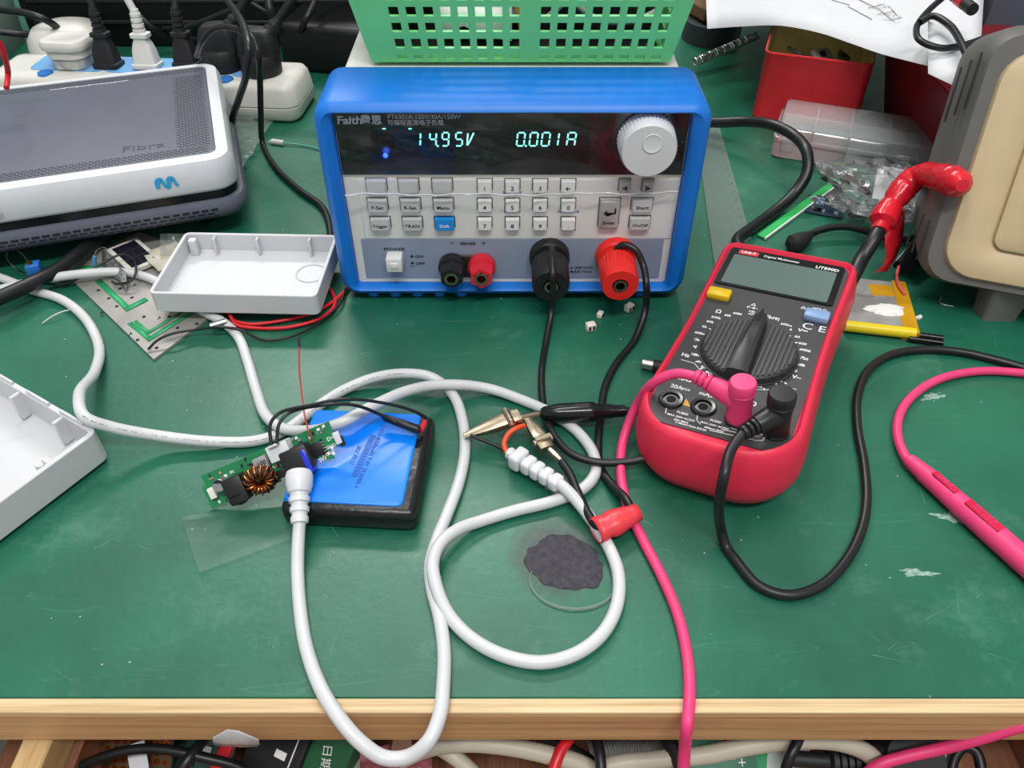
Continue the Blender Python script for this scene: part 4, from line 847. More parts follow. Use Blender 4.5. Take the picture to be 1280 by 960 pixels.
# ================================================================== router (left)
RZ = 0.058
r_fr, r_br, r_l = P(291, 196, RZ), P(272, 74, RZ), P(0, 238, RZ)
ru = (r_fr - r_l).normalized(); rv = EZ.cross(ru)                   # ru to the right, rv to the back
rd = (r_br - r_fr).dot(rv); RL = 0.262
RF = frame(Vector((r_fr.x, r_fr.y, 0)), ru, rv)                      # origin: front right corner
rt_ = thing('router', 'white and grey router propped at the upper left of the mat', 'router', RF @ Vector((-RL / 2, rd / 2, 0.014)))
def rring(d, z, r=.016): return [RF @ Vector((x, y, z)) for x, y in rr(-RL / 2, rd / 2, RL - 2 * d, rd - 2 * d, max(.003, r - d), 7)]
R_W = mat('router_white', '#d2d3d6', 0.35, var=0.01); R_G = mat('router_grey', '#585b68', 0.5, var=0.05, vscale=30); R_B = mat('router_base_grey', '#5e616d', 0.5, var=0.04)
obj('shell', M().loft([rring(.004, .0345), rring(.001, .0358), rring(0, .038), rring(.0005, .0525), rring(.0025, .0570), rring(.006, RZ), rring(.010, RZ), rring(.0105, RZ - .002)]), R_W, rt_, 'glossy white plastic shell', smooth=50)
tp = obj('top_panel', M().loft([rring(.0105, RZ - .004), rring(.0105, RZ - .0005), rring(.0112, RZ - .0002)]), R_G, rt_, 'brushed grey top panel')
obj('light_band', M().loft([rring(.003, .0285), rring(.002, .0295), rring(.002, .0350)]), BLACK_GLOSS, rt_, 'glossy black band')
lowr = obj('base', M().loft([rring(.012, .0140, .012), rring(.0015, .0155), rring(-.002, .0190), rring(-.003, .0240), rring(-.001, .0285), rring(.003, .0295)]), R_B, rt_, 'grey vented base', smooth=50)
SLOT = mat('vent_slot_black', '#1c1d22', 0.7, var=0)
def slots(name, pts, parent):
    m = M()
    for x, y, l_, w_ in pts: m.add([RF @ Vector((x + a, y + b, RZ - .00012)) for a, b in ((-l_ / 2, -w_ / 2), (l_ / 2, -w_ / 2), (l_ / 2, w_ / 2), (-l_ / 2, w_ / 2))], [(0, 1, 2, 3)])
    obj(name, m, SLOT, parent, kind='stuff')
pts = []
for r_ in range(5):
    for i in range(62): pts.append((-.016 - i * .0040 - (r_ % 2) * .002, .0135 + r_ * .0021, .0030, .0008))
for r_ in range(4):
    for i in range(62): pts.append((-.016 - i * .0040 - (r_ % 2) * .002, rd - .0135 - r_ * .0021, .0030, .0008))
slots('vent_slots', pts, tp)
pts = []
for r_ in range(int((rd - .05) / .0021)):
    for c_ in range(5): pts.append((-.0145 - c_ * .0042 - (r_ % 2) * .0021, .025 + r_ * .0021, .0030, .0008))
slots('vent_slots', pts, tp)
m = M()
for r_ in range(3):
    for i in range(40):
        x = -.020 - i * .0062 - (r_ % 2) * .003; z = .0182 + r_ * .0030; y = -.0012 - .0008 * r_
        m.box((x, y, z), (.0046, .0012, .0011), 0, 1, RF)
obj('vent_slots', m, SLOT, lowr, kind='stuff')
f = frame(RF @ Vector((-.056, .033, RZ - .0002)), ru, rv)
lettering(tp, 'Fibra', f, .0112, mat('embossed_grey', '#474a56', 0.45, var=0), 0.0, 1.25)
for i in range(6):
    a_ = RF @ Vector((-.118 + i * .009, rd - .0225 + .0006 * (i % 2), RZ - .0001)); obj('scratch', M().box((0, 0, 0), (.011, .0004, .0002), 0, 1, frame(a_, ru + rv * .06 * (i % 3 - 1), rv)), PRINT_WHITE, tp)
# blue wavy emblem on the front of the shell
m = M(); sw = []
fm = frame(RF @ Vector((-.0445, -.0001, .0460)), ru, EZ)
w_pts = [(-.0062, -.0022), (-.0050, .0030), (-.0030, .0034), (-.0012, -.0018), (.0004, -.0022), (.0020, .0030), (.0040, .0034), (.0056, -.0012), (.0064, -.0020)]
cv = catmull([Vector((a, b, 0)) for a, b in w_pts], 6)
for i, p in enumerate(cv):
    t = (cv[min(i + 1, len(cv) - 1)] - cv[max(i - 1, 0)]).normalized(); n = Vector((-t.y, t.x, 0)); w_ = .0013 + .0004 * math.sin(i * .26)
    sw.append([fm @ (p + n * w_ + EZ * .0000), fm @ (p + n * w_ + EZ * .0004), fm @ (p - n * w_ + EZ * .0004), fm @ (p - n * w_)])
obj('emblem', m.loft(sw), mat('sky_blue_emblem', '#2a9fd2', 0.4, var=0), rt_, 'sky blue wavy letter emblem')
for x in (-.146, -.162): lettering(rt_, '⎙' if x < -.15 else 'ᴎ', frame(RF @ Vector((x, -.0003, .0415)), ru, EZ), .0042, mat('pale_icon', '#9a9ca0', 0.5, var=0), 0.0)
for sx in (-.03, -RL + .03):
    for sy in (.03, rd - .03):
        c_ = RF @ Vector((sx, sy, 0)); obj('foot', M().lathe([(.007, .0006), (.008, .013)], Matrix.Translation((c_.x, c_.y, 0)), 14), BLACK_MATTE, rt_)

# ================================================================== socket strip and plugs
SZ = 0.031
s_a, s_b = P(380, 128, .020), P(0, 96, .030)
sr = P(366, 156, 0); su = Vector((1, -0.085, 0)).normalized(); sv = EZ.cross(su); SFm = frame(Vector((sr.x + .006, sr.y, 0)), su, sv); SLN, SW = .275, .062
ss = thing('power_strip', 'white multi-socket power strip behind the router', 'power strip', SFm @ Vector((-SLN / 2, SW / 2, 0)))
S_W = mat('strip_white', '#cfcdc5', 0.4, var=0.03)
def sring(d, z, r=.012): return [SFm @ Vector((x, y, z)) for x, y in rr(-SLN / 2, SW / 2, SLN - 2 * d, SW - 2 * d, max(.003, r - d), 6)]
obj('housing', M().loft([sring(.003, .001), sring(0, .004), sring(0, .0125), sring(.0010, .0130), sring(.0010, .0138), sring(0, .0143), sring(.002, .027), sring(.005, SZ), sring(.010, SZ + .001)]), S_W, ss, 'white two-part housing', smooth=45)
S_B = mat('strip_blue', '#6aa0cf', 0.45, var=0.03)
sock_x = [-.052, -.104, -.150, -.196, -.240]
for i, x in enumerate((-.045, -.086, -.126, -.158, -.190, -.226)):
    obj('socket_pad', M().prism(rr(x, SW * .58, .030, .034, .006, 4), SZ + .0008, SZ + .0016, SFm), S_B, ss, 'pale blue socket pad')
for x in (-.062, -.222):
    obj('socket_switch', M().lathe([(.0068, SZ + .0004), (.0062, SZ + .0022), (.002, SZ + .0028)], SFm @ Matrix.Translation((x, .013, 0)), 22), mat('switch_blue', '#2f74c2', 0.35), ss, 'blue round button')
for x in (-.030, -.085): obj('screw_hole', M().lathe([(.0022, SZ + .0009), (.0022, SZ + .0013)], SFm @ Matrix.Translation((x, .013, 0)), 12), mat('dim_grey', '#a3a29c', 0.5), ss)
def spt(x, y, z): return SFm @ Vector((x, y, z))
# two round black plugs
def schuko(x, y, lean, lab):
    t = thing('mains_plug', lab, 'plug', spt(x, y, SZ)); f = zframe(spt(x, y, SZ + .0016), Vector((lean[0], lean[1], 1)), su)
    body = obj('plug_base', M().lathe([(.0168, 0), (.0174, .002), (.0170, .014), (.0150, .0170), (.003, .0170)], f, 30), BLACK_MATTE, t)
    n = 14
    obj('grip', M().loft([[f @ Vector((a * k, b * k2, h)) for a, b in rr(0, 0, .034, .026, .006, 4)] for k, k2, h in ((1, .75, .014), (.95, .7, .026), (.75, .7, .034), (.6, .6, .036))]), BLACK_MATTE, t)
    top = f @ Vector((.008, .004, .030)); d = (f.to_3x3() @ Vector((.55, .35, .65))).normalized()
    pf = [(0, .0068), (.008, .0066), (.0085, .0056), (.011, .0056), (.0115, .0062), (.014, .0060), (.0145, .0050), (.017, .0050), (.0175, .0055), (.020, .0052), (.0205, .0042), (.024, .0040)]
    obj('cord_boot', M().tube([top + d * (a - .008) for a, r in pf], [r for a, r in pf], 16), BLACK_MATTE, t, smooth=30)
    e = top + d * .015; pts = catmull([e, e + d * .03, e + d * .06 + Vector((.02, .03, .0)), e + Vector((.06, .10, .02)), e + Vector((.09, .16, -.01))], 8)
    obj('cord', M().tube(pts, .0036, 10), BLACK_CABLE, t); return t
schuko(-.036, SW * .50, (0.05, 0), 'round black mains plug at the right end of the power strip')
schuko(-.071, SW * .60, (-0.02, .05), 'round black mains plug second from the right end of the power strip')
def slim_plug(x, y, mt, lab, h0=.0, bend=(0, .02, .03), cord_mt=None):
    t = thing('mains_plug', lab, 'plug', spt(x, y, SZ)); f = zframe(spt(x, y, SZ + .0016), EZ + sv * .10, su)
    obj('plug_body', M().loft([[f @ Vector((a, b, h)) for a, b in rr(0, 0, w_, d_, .003, 4)] for w_, d_, h in ((.0215, .0170, 0), (.0225, .0180, .001), (.0225, .0180, .0035), (.0200, .0150, .0042), (.0180, .0135, .014), (.0150, .0115, .0195), (.0120, .0105, .0230), (.0120, .0105, .0245), (.0150, .0130, .0250), (.0150, .0130, .0280), (.0105, .0100, .0288))]), mt, t, smooth=30)
    pf = []
    for k in range(4): pf += [(.0285 + k * .0042, .0040), (.0288 + k * .0042, .0054 - k * .0003), (.0312 + k * .0042, .0053 - k * .0003), (.0315 + k * .0042, .0038)]
    pf.append((.047, .0034)); obj('cord_boot', M().tube([f @ Vector((0, 0, a)) for a, r in pf], [r for a, r in pf], 14), mt, t, smooth=30)
    e = f @ Vector((0, 0, .045)); b = Vector(bend); obj('cord', M().tube(catmull([e, e + EZ * .012 + b * .25, e + EZ * .018 + b, e + b * 2.6 + EZ * -.01], 8), .0030, 10), cord_mt or mt, t); return t
slim_plug(-.173, SW * .50, BLACK_MATTE, 'black two-pin plug beside the white adapter on the power strip', bend=(-.004, .03, .03))
slim_plug(-.138, SW * .52, mat('plug_white', '#d4d3cf', 0.4, var=0.02), 'white two-pin plug in the middle of the power strip', bend=(-.03, .02, .012), cord_mt=WHITE_CABLE)
slim_plug(-.105, SW * .62, BLACK_MATTE, 'black two-pin plug between the white plug and the round plugs', bend=(.01, .04, .02))
ad_ = thing('usb_adapter', 'white cube charger plugged into the left of the power strip', 'charger', spt(-.214, SW * .55, SZ))
f = zframe(spt(-.205, SW * .52, SZ + .0016), EZ + sv * .05, su)
obj('adapter_body', M().loft([[f @ Vector((a, b, h)) for a, b in rr(0, 0, .031 * k, .029 * k, .010, 5)] for k, h in ((.98, 0), (1, .001), (1, .009))]), mat('clear_window', '#b7b7b4', 0.12, var=0.3, vscale=150), ad_, 'see-through lower window')
obj('adapter_cap', M().loft([[f @ Vector((a, b, h)) for a, b in rr(0, 0, .034 * k, .032 * k, .011, 6)] for k, h in ((1.0, .009), (1.0, .0155), (1.12, .0160), (1.15, .018), (1.15, .0205), (1.08, .0230), (.80, .0240), (.76, .0236))]), mat('cap_white', '#d6d4cd', 0.35, var=0.02), ad_, 'rounded white cap', smooth=45)
# white rounded device left of the strip
dm = spt(-.248, .100, 0)
tag(obj('round_cover', M().lathe([(.034, .0), (.036, .004), (.036, .020), (.034, .032), (.028, .040), (.016, .044), (.004, .045)], Matrix.Translation(dm), 36), S_W, smooth=60), 'domed white cover at the far left end of the power strip', 'cover')
cable('red_wire', 'thick red wire at the left edge above the router', 'wire', [(-20, 40, .12), (0, 55, .11), (6, 72, .10), (10, 92, .085), (8, 110, .08)], .0019, RED_PVC)
# ------------------------------------------------------------------ dark clutter behind
bkx = thing('equipment_case', 'black equipment case standing behind the power strip', 'case', (-.36, .86, 0))
obj('case_body', M().box((-.305, .915, .065), (.37, .16, .13), .006), mat('sooty_black', '#0c0d0f', 0.5), bkx)
for k in range(5): obj('case_rib', M().box((-.305, .8345, .025 + k * .02), (.35, .003, .004), .001, 1), BLACK_MATTE, bkx)
bk2 = tag(obj('charger_brick', M().box((-.15, .80, .022), (.13, .08, .044), .006, 3, rz=-.2), mat('sooty_black', '#0c0d0f', 0.5)), 'black charger brick behind the right end of the power strip', 'charger')
tag(obj('grey_bin', M().loft([[(x, y, z) for x, y in rr(-.562, .80, .11 + z * .2, .12, .01, 4)] for z in (0, .10)], True, False), mat('green_grey_bin', '#6f857c', 0.5), solid=.002), 'grey green bin at the far upper left', 'bin')
for i, (lab, px_) in enumerate((
    ('black cable arching down behind the charger cube', [(-40, 10, .055), (0, 12, .06), (30, 16, .06), (55, 24, .055), (75, 38, .040), (80, 50, .03)]),
    ('black cable looping over the two round plugs', [(268, -14, .10), (290, 8, .105), (306, 36, .105), (311, 62, .10), (308, 92, .082), (299, 122, .055), (290, 152, .028), (286, 190, .006), (290, 215, .003)]),
    ('thin black cord draped from the round plugs to the blue instrument', [(246, 70, .062), (254, 50, .082), (268, 36, .092), (295, 36, .096), (316, 48, .092), (323, 70, .082), (325, 100, .060), (326, 140, .032), (328, 178, .004), (345, 210, .003), (375, 238, .003), (402, 258, .003), (412, 285, .003), (412, 330, .003)]),
    ('black cable fanning out at the top behind the white plug', [(160, -20, .055), (168, 10, .05), (190, 34, .035), (215, 46, .02), (250, 50, .01)]),
    ('black cable crossing upward behind the strip', [(205, 36, .03), (240, 31, .04), (275, 18, .05), (305, 4, .06), (330, -15, .07)]),
    ('black cable running down right from the top edge', [(290, -14, .06), (318, 6, .05), (345, 22, .04), (372, 34, .03), (405, 40, .03), (440, 36, .03)]),
    ('thick black cable bend between the strip and the green basket', [(336, -20, .07), (337, 8, .06), (344, 30, .045), (362, 46, .03), (385, 54, .022), (410, 54, .022), (432, 44, .026), (450, 28, .03)]),
    ('black cable above the thick bend', [(366, 38, .03), (390, 42, .028), (415, 40, .03), (438, 28, .035), (455, 10, .04)]),
    ('black cable standing up at the left of the strip', [(0, 40, .04), (30, 43, .035), (60, 42, .03), (95, 38, .02), (130, 42, .015)]),
    ('black cable along the top edge near the basket', [(372, 48, .03), (382, 25, .05), (392, 5, .06), (398, -20, .07)]))):
    cable('black_cable', lab, 'cable', px_, (.0032, .0026, .0024, .0030, .0026, .0028, .0042, .0032, .0028, .0030)[i], BLACK_CABLE, group='black cables behind the strip')
# clear bag and small teal-wired connector beside the strip
a, b, c, d = P(288, 150, .004), P(342, 156, .003), P(300, 222, .001), P(285, 235, .004)
rows = [[a.lerp(b, i / 8).lerp(d.lerp(c, i / 8), j / 8) + EZ * (.0015 + .0030 * abs(math.sin(i * 1.9 + j * 1.3))) for i in range(9)] for j in range(9)]
CLEARBAG = film_mat('clear_bag', '#c3cbc9', 0.16, 0.8, 140, .12)
tag(obj('plastic_bag', M().grid(rows), CLEARBAG, smooth=60), 'crumpled clear plastic bag between the router and the power strip', 'plastic bag')
tw = thing('antenna_lead', 'thin teal wire with a small white connector beside the power strip', 'wire', P(345, 178))
obj('wire', M().tube(path([(354, 179, .002), (375, 181, .0015), (395, 185, .0015), (420, 195, .0015)], 5), .0007, 8), mat('teal_wire', '#4fa392', 0.4), tw)
obj('connector', M().tube([P(336, 177, .002), P(339, 177, .002), P(340, 177, .002), P(355, 179, .002)], [.0008, .0010, .0024, .0023], 10), WHITE_PLASTIC, tw, 'small white connector')

# ================================================================== white plastic tray on the grey board
TZ = .0235
q = [P(238, 290, TZ), P(421, 294, TZ), P(397, 370, TZ), P(177, 366, TZ)]
tcn = sum(q, Vector()) / 4; tux = ((q[1] - q[0]) + (q[2] - q[3])).normalized(); TFm = frame(Vector((tcn.x, tcn.y, 0)), tux, EZ.cross(tux))
tw_ = ((q[1] - q[0]).length + (q[2] - q[3]).length) / 2; tl_ = abs((TFm.inverted() @ q[0]).y - (TFm.inverted() @ q[3]).y)
TRAY = mat('milky_white_plastic', '#c9cacc', 0.35, var=0.01, sss=0.1)
def tray(name, lab, f, w_, l_, z0, z1, th, r=.004):
    t = thing(name, lab, 'plastic case', f @ Vector((0, 0, z0)))
    R_ = lambda d, z: [f @ Vector((x, y, z)) for x, y in rr(0, 0, w_ - 2 * d, l_ - 2 * d, max(.001, r - d), 4)]
    obj('shell', M().loft([R_(.0015, z0), R_(0, z0 + .0015), R_(0, z1 - .0004), R_(.0004, z1), R_(th - .0004, z1), R_(th, z1 - .0004), R_(th, z0 + .003), R_(th + .001, z0 + .002)]), TRAY, t); return t
tr1 = tray('plastic_case', 'open white plastic case half lying beside the blue instrument', TFm, tw_, tl_, .0085, TZ, .0022)
for x in (-.30, -.02, .32): obj('rib', M().box((tw_ * x, tl_ / 2 - .0042, .0165), (.0014, .0055, .0125), .0004, 1, TFm), TRAY, tr1)
obj('boss', M().box((-tw_ / 2 + .006, tl_ / 2 - .006, .0155), (.005, .005, .013), .001, 2, TFm), TRAY, tr1)
cxy = (tw_ * .36, tl_ * .12); obj('embossed_ring', torus(.0095, .0006, TFm @ Matrix.Translation((cxy[0], cxy[1], .0107))), TRAY, tr1)
for k in range(4): obj('vent_rib', M().box((tw_ * .20 + k * .005, -tl_ * .30, .0112), (.0018, .010, .0018), .0005, 1, TFm @ Matrix.Translation((0, 0, 0))), TRAY, tr1)
# white case, lower left
CZ = .021
k0 = P(123, 538, CZ); e1 = (P(0, 467, CZ) - k0).normalized(); e2 = EZ.cross(e1)
CFm = frame(k0 + e1 * .080 + e2 * .055 - EZ * CZ, e1, e2)
tr2 = tray('plastic_case', 'open white plastic case half at the left edge of the mat', CFm, .16, .11, .001, CZ, .0030, .005)
obj('divider', M().box((0, .012, .0065), (.15, .0025, .009), .0005, 1, CFm), TRAY, tr2)
for x in (-.055, -.02, .015): obj('rib', M().box((x, -.0495, .012), (.0020, .006, .016), .0004, 1, CFm), TRAY, tr2)
for x in (-.062, -.035, -.005): obj('rim_tab', M().box((x, -.0535, CZ + .0006), (.018, .0016, .0028), .0004, 1, CFm), TRAY, tr2)
for y in (-.030, .0, .02): obj('corner_clip', M().box((-.0745, y, .014), (.005, .004, .013), .0006, 1, CFm), TRAY, tr2)
for k, p_ in enumerate(((-.064, -.030), (-.058, .004))): obj('post', M().lathe([(.0035, .003), (.003, .012), (.0015, .012)], CFm @ Matrix.Translation((p_[0], p_[1], 0)), 16), TRAY, tr2)

# ================================================================== grey aluminium board under the tray
kc = P(192, 449, .0016); v1 = (P(75, 340, .0016) - kc); v2 = (P(262, 398, .0016) - kc)
au = v1.normalized(); av = (v2 - au * v2.dot(au)).normalized(); AF = frame(kc, av, au)
if AF.col[2].z < 0: AF = frame(kc, au, av)
alb = thing('aluminium_board', 'grey metal-backed circuit board with green tracks under the white case', 'circuit board', kc)
ALU = mat('grey_aluminium_board', '#9b9893', 0.42, metal=0.35, var=0.16, vscale=45)
La = v1.length * 1.12; 
def al(px, py, z=.0016): q_ = AF.inverted() @ P(px, py, z); return (q_.x, q_.y)
crn = [al(192, 449), al(262, 396), al(330, 345), al(175, 290), al(75, 335)]
inv = [Vector(c) for c in crn]
ctr2 = sum((Vector(c) for c in crn), Vector((0, 0))) / len(crn)
if AF.col[2].z < 0: pass
sgn = sum(crn[i][0] * crn[(i + 1) % 5][1] - crn[(i + 1) % 5][0] * crn[i][1] for i in range(5)); crn = crn if sgn > 0 else crn[::-1]
obj('board', M().prism(crn, -.0016, 0, AF), ALU, alb)
TRK = mat('green_track', '#2a9a62', 0.4, var=0.06)
def track(pts, w_):
    m = M(); p3 = [AF @ Vector((*al(*q_), .00015)) for q_ in pts]
    for ii, (a, b) in enumerate(zip(p3, p3[1:])):
        a = a + EZ * .0003 * (ii % 2); b = b + EZ * .0003 * (ii % 2)
        d = (b - a).normalized(); n = Vector((-d.y, d.x, 0)) * w_; a2, b2 = a - d * w_, b + d * w_; m.add([a2 - n, a2 + n, b2 + n, b2 - n], [(0, 1, 2, 3)])
    obj('green_track', m, TRK, alb, solid=.0002)
for pts, w_ in (([(124, 352), (160, 386), (180, 376)], .0020), ([(164, 405), (187, 424), (240, 391)], .0016), ([(170, 402), (186, 416), (228, 390)], .0010), ([(100, 336), (128, 334)], .003)): track(pts, w_)
HOLE = mat('board_hole', '#141414', 0.7, var=0)
for px, py in ((123, 363), (136, 373), (146, 383), (180, 396), (172, 425), (196, 435), (127, 391), (211, 419), (165, 372), (150, 361), (212, 396), (222, 410), (246, 405)):
    x, y = al(px, py); obj('hole', M().lathe([(.0011, 0), (.0011, .0002)], AF @ Matrix.Translation((x, y, 0)), 12), HOLE, alb)
for px, py in ((199, 398), (163, 418), (219, 396), (168, 357)):
    x, y = al(px, py); obj('printed_corner', M().box((x, y, .0001), (.0022, .0006, .0002), 0, 1, AF).box((x + .0008, y + .0008, .0001), (.0006, .0022, .0002), 0, 1, AF), HOLE, alb)
# small solar cell and other bits under the router
a, b, c, d = P(140, 312, .006), P(165, 298, .006), P(193, 318, .006), P(165, 335, .006)
su_ = (d - a).normalized(); sv_ = EZ.cross(su_); wS = (d - a).length; lS = (b - a).dot(sv_); SFm2 = frame(a, su_, sv_)
so = thing('solar_cell', 'small dark solar cell with a white border in front of the router', 'solar cell', a)
obj('backing', M().box((wS / 2, lS / 2, -.0015), (wS + .006, abs(lS) + .006, .003), .0003, 1, SFm2), mat('offwhite_backing', '#d2d0c8', 0.5), so)
cell = obj('cell', M().box((wS / 2, lS / 2, .0002), (wS, abs(lS), .0004), 0, 1, SFm2), mat('solar_dark', '#1b1c28', 0.25), so)
for k in (.33, .66): obj('cell_line', M().box((wS * k, lS / 2, .0005), (.0004, abs(lS), .0002), 0, 1, SFm2), STEEL, cell)
obj('cell_line', M().box((wS / 2, lS * .5, .0005), (wS, .0004, .0002), 0, 1, SFm2), STEEL, cell)
rows = [[P(178 + 10 * i + 4 * j, 316 + 5 * j - 4 * i + 2 * math.sin(i + j), .004 + .002 * math.sin(i * 1.4 + j * 1.1) + .001 * j) for i in range(5)] for j in range(6)]
tag(obj('foam_wrap', M().grid(rows), mat('cream_foam', '#c9c4b2', 0.6), solid=.0012, smooth=60), 'cream foam scrap between the solar cell and the white case', 'foam')
rows = [[P(200 + 10 * i, 292 + 7 * j, .008 + .003 * math.sin(i * 1.1 + j * 1.7)) for i in range(5)] for j in range(5)]
tag(obj('plastic_bag', M().grid(rows), CLEARBAG, smooth=60), 'clear plastic bag tucked under the router front corner', 'plastic bag')
mesh_o = [[P(129 + 8 * i + 3 * j, 309 + 7 * i - 0 * j + j * 1.6, .004 + .006 * (i % 2) * .0 + .0012 * i) for i in range(5)] for j in range(5)]
tag(obj('wire_mesh', M().grid([[P(128 + 7.5 * i, 311 + 7.6 * i + 7 * j, .009 - .0018 * j) for i in range(5)] for j in range(4)]), mat('mesh_grey', '#8d8f8c', 0.4, metal=.6, var=.6, vscale=900, bump=1, bscale=900), solid=.0006), 'grey perforated metal mesh strip beside the solar cell', 'mesh')
cable('thick_black_cable', 'thick black cable coming out from under the router to the left edge', 'cable', [(-50, 392, .014), (0, 372, .0135), (40, 354, .012), (75, 335, .011), (100, 316, .010), (125, 298, .008), (150, 285, .007)], .0046, BLACK_CABLE)
tp_ = thing('trim_resistor', 'small blue trimmer with wire legs in front of the router', 'resistor', P(42, 340))
obj('body', M().box(P(43, 336, .006), (.0085, .0080, .0085), .0008, 2, rz=.3), mat('trimmer_blue', '#2d6fc0', 0.35), tp_)
obj('leg', M().tube(path([(32, 342, .004), (18, 334, .010), (8, 320, .014), (14, 311, .017), (26, 316, .014), (34, 326, .010), (37, 333, .008)], 6), .0004, 6), BLACK_CABLE, tp_)
obj('screw', M().lathe([(.0018, 0), (.0018, .0025)], zframe(P(38, 330, .010), (-.3, -.2, 1)), 12), mat('brass', '#c9a24a', .3, metal=1), tp_)
rs = thing('resistor', 'blue striped resistor standing on the grey metal board', 'resistor', P(118, 330))
obj('body', M().tube([P(118, 333, .003), P(118, 331, .0045), P(118, 322, .009), P(118, 320, .0105)], [.0009, .0014, .0014, .0009], 10), mat('resistor_blue', '#4d93c4', .4), rs)
obj('lead', M().tube(path([(118, 320, .0105), (120, 314, .013), (128, 309, .012), (134, 312, .006)], 5), .0003, 6), STEEL, rs)
cable('black_wire', 'thin black wire curling over the grey metal board', 'wire', [(55, 355, .005), (85, 354, .004), (110, 340, .009), (132, 327, .012), (152, 318, .013), (165, 322, .012), (170, 335, .010), (165, 350, .008), (148, 355, .006), (140, 352, .004)], .00075, BLACK_CABLE)
cable('black_wire', 'thin black wire from the board corner past the red wires', 'wire', [(185, 437, .003), (196, 426, .006), (215, 417, .008), (245, 412, .0068), (275, 409, .0092), (300, 412, .006), (330, 425, .003), (365, 420, .003), (400, 402, .003), (425, 380, .003), (432, 360, .003)], .0008, BLACK_CABLE)
obj_ = tag(obj('metal_sleeve', M().tube([P(263, 408, .006), P(283, 402, .0062)], .0022, 12), STEEL), 'small metal sleeve on the wire beside the white case', 'sleeve')
for k, (lab, px_) in enumerate((('red wire pair strand nearest the white case', [(285, 390, .004), (292, 400, .004), (310, 405, .003), (345, 402, .0025), (385, 393, .0025), (415, 378, .0025), (432, 362, .0025), (440, 345, .0025)]),
                                ('red wire strand curving below the white case', [(288, 395, .006), (296, 406, .004), (320, 410, .0025), (360, 409, .0025), (400, 398, .0025), (418, 382, .0025), (415, 365, .003), (405, 352, .004)]))):
    cable('red_wire', lab, 'wire', px_, .0011, RED_PVC, group='red wires by the white case')
cable('white_fibre', 'thin white strand sticking out beside the white cable', 'strand', [(96, 386, .002), (80, 389, .003), (66, 395, .003), (53, 404, .001)], .0004, WHITE_CABLE)
# ================================================================== right side: beige instrument
BLc = P(1168, 343, .03); fu = Vector((.94, -.34, 0)).normalized(); fv = Vector((.008, .051, .11)); fv = (fv - fu * fv.dot(fu)).normalized(); FF = frame(BLc, fu, fv)
BEI = mat('beige_instrument_plastic', '#bfab86', 0.5, var=0.04); DGR = mat('dark_grey_case', '#5d5c58', 0.5, var=0.05)
ins = thing('beige_instrument', 'beige fronted instrument with a dark grey case at the right edge', 'instrument', BLc - EZ * .03)
def fring(x0, x1, y0, y1, z, r): return [FF @ Vector((x, y, z)) for x, y in rr((x0 + x1) / 2, (y0 + y1) / 2, x1 - x0, y1 - y0, r, 6)]
W_, H_ = .230, .128
bz_ = obj('bezel', M().loft([fring(0, W_, 0, H_, -.030, .020), fring(0, W_, 0, H_, -.006, .020), fring(.002, W_ - .002, .002, H_ - .002, -.001, .018), fring(.006, W_ - .006, .006, H_ - .006, 0, .012), fring(.022, W_ - .02, .018, H_ - .018, 0, .008), fring(.024, W_ - .022, .020, H_ - .020, -.002, .007)]), BEI, ins, 'beige front bezel', smooth=45)
obj('inner_panel', M().loft([fring(.0245, W_ - .0225, .0205, H_ - .0205, -.006, .007), fring(.0245, W_ - .0225, .0205, H_ - .0205, .001, .007), fring(.027, W_ - .025, .023, H_ - .023, .0022, .006)]), BEI, ins, 'raised beige inner panel', smooth=40)
sc_ = obj('screen_frame', M().loft([fring(.072, .19, .048, H_ - .03, .001, .004), fring(.072, .19, .048, H_ - .03, .0030, .004), fring(.076, .186, .052, H_ - .034, .0026, .002)]), mat('pale_cream', '#c9b79a', .5), ins)
obj('screen', M().loft([fring(.0785, .184, .0545, H_ - .036, .0024, .001), fring(.0785, .184, .0545, H_ - .036, .0034, .001)]), mat('green_screen_print', '#4e7d45', .3, var=.6, vscale=250), ins, 'green patterned screen')
obj('case_shell', M().loft([fring(-.006, W_, -.003, H_ + .006, -.004, .016), fring(-.012, W_ + .01, -.005, H_ + .012, -.014, .022), fring(-.014, W_ + .01, .014, H_ + .012, -.050, .020), fring(-.004, W_ - .02, .045, H_ + .004, -.100, .016), fring(.01, W_ - .04, .060, H_ - .005, -.125, .014)]), DGR, ins, 'dark grey case with vent slots', smooth=45)
for k in range(3):
    for j, (a, b) in enumerate(((H_ - .035 - k * .004, H_ - .005 - k * .004), (.006 + k * .003, .030 + k * .003))):
        f = FF @ Matrix.Translation((-.0105 - k * .0034, (a + b) / 2, -.0075 - k * .0036)); obj('vent_slot', M().box((0, 0, 0), (.0012, b - a, .0012), .0003, 1, f), SLOT, ins)
for x in (.045, .19):
    q_ = FF @ Vector((x, -.002, -.020)); t_ = q_.copy(); 
    obj('foot', M().loft([[(q_.x + a * k, q_.y + b * k, z) for a, b in rr(0, 0, .022, .016, .003, 3)] for k, z in ((1, 0), (1, .004), (1.25, q_.z + .004))]), mat('grey_foot', '#6b6a68', .6), ins)
    q2 = FF @ Vector((x, .050, -.095)); obj('foot', M().lathe([(.009, 0), (.010, max(.01, q2.z))], Matrix.Translation((q2.x, q2.y, 0)), 14), mat('grey_foot', '#6b6a68', .6), ins)
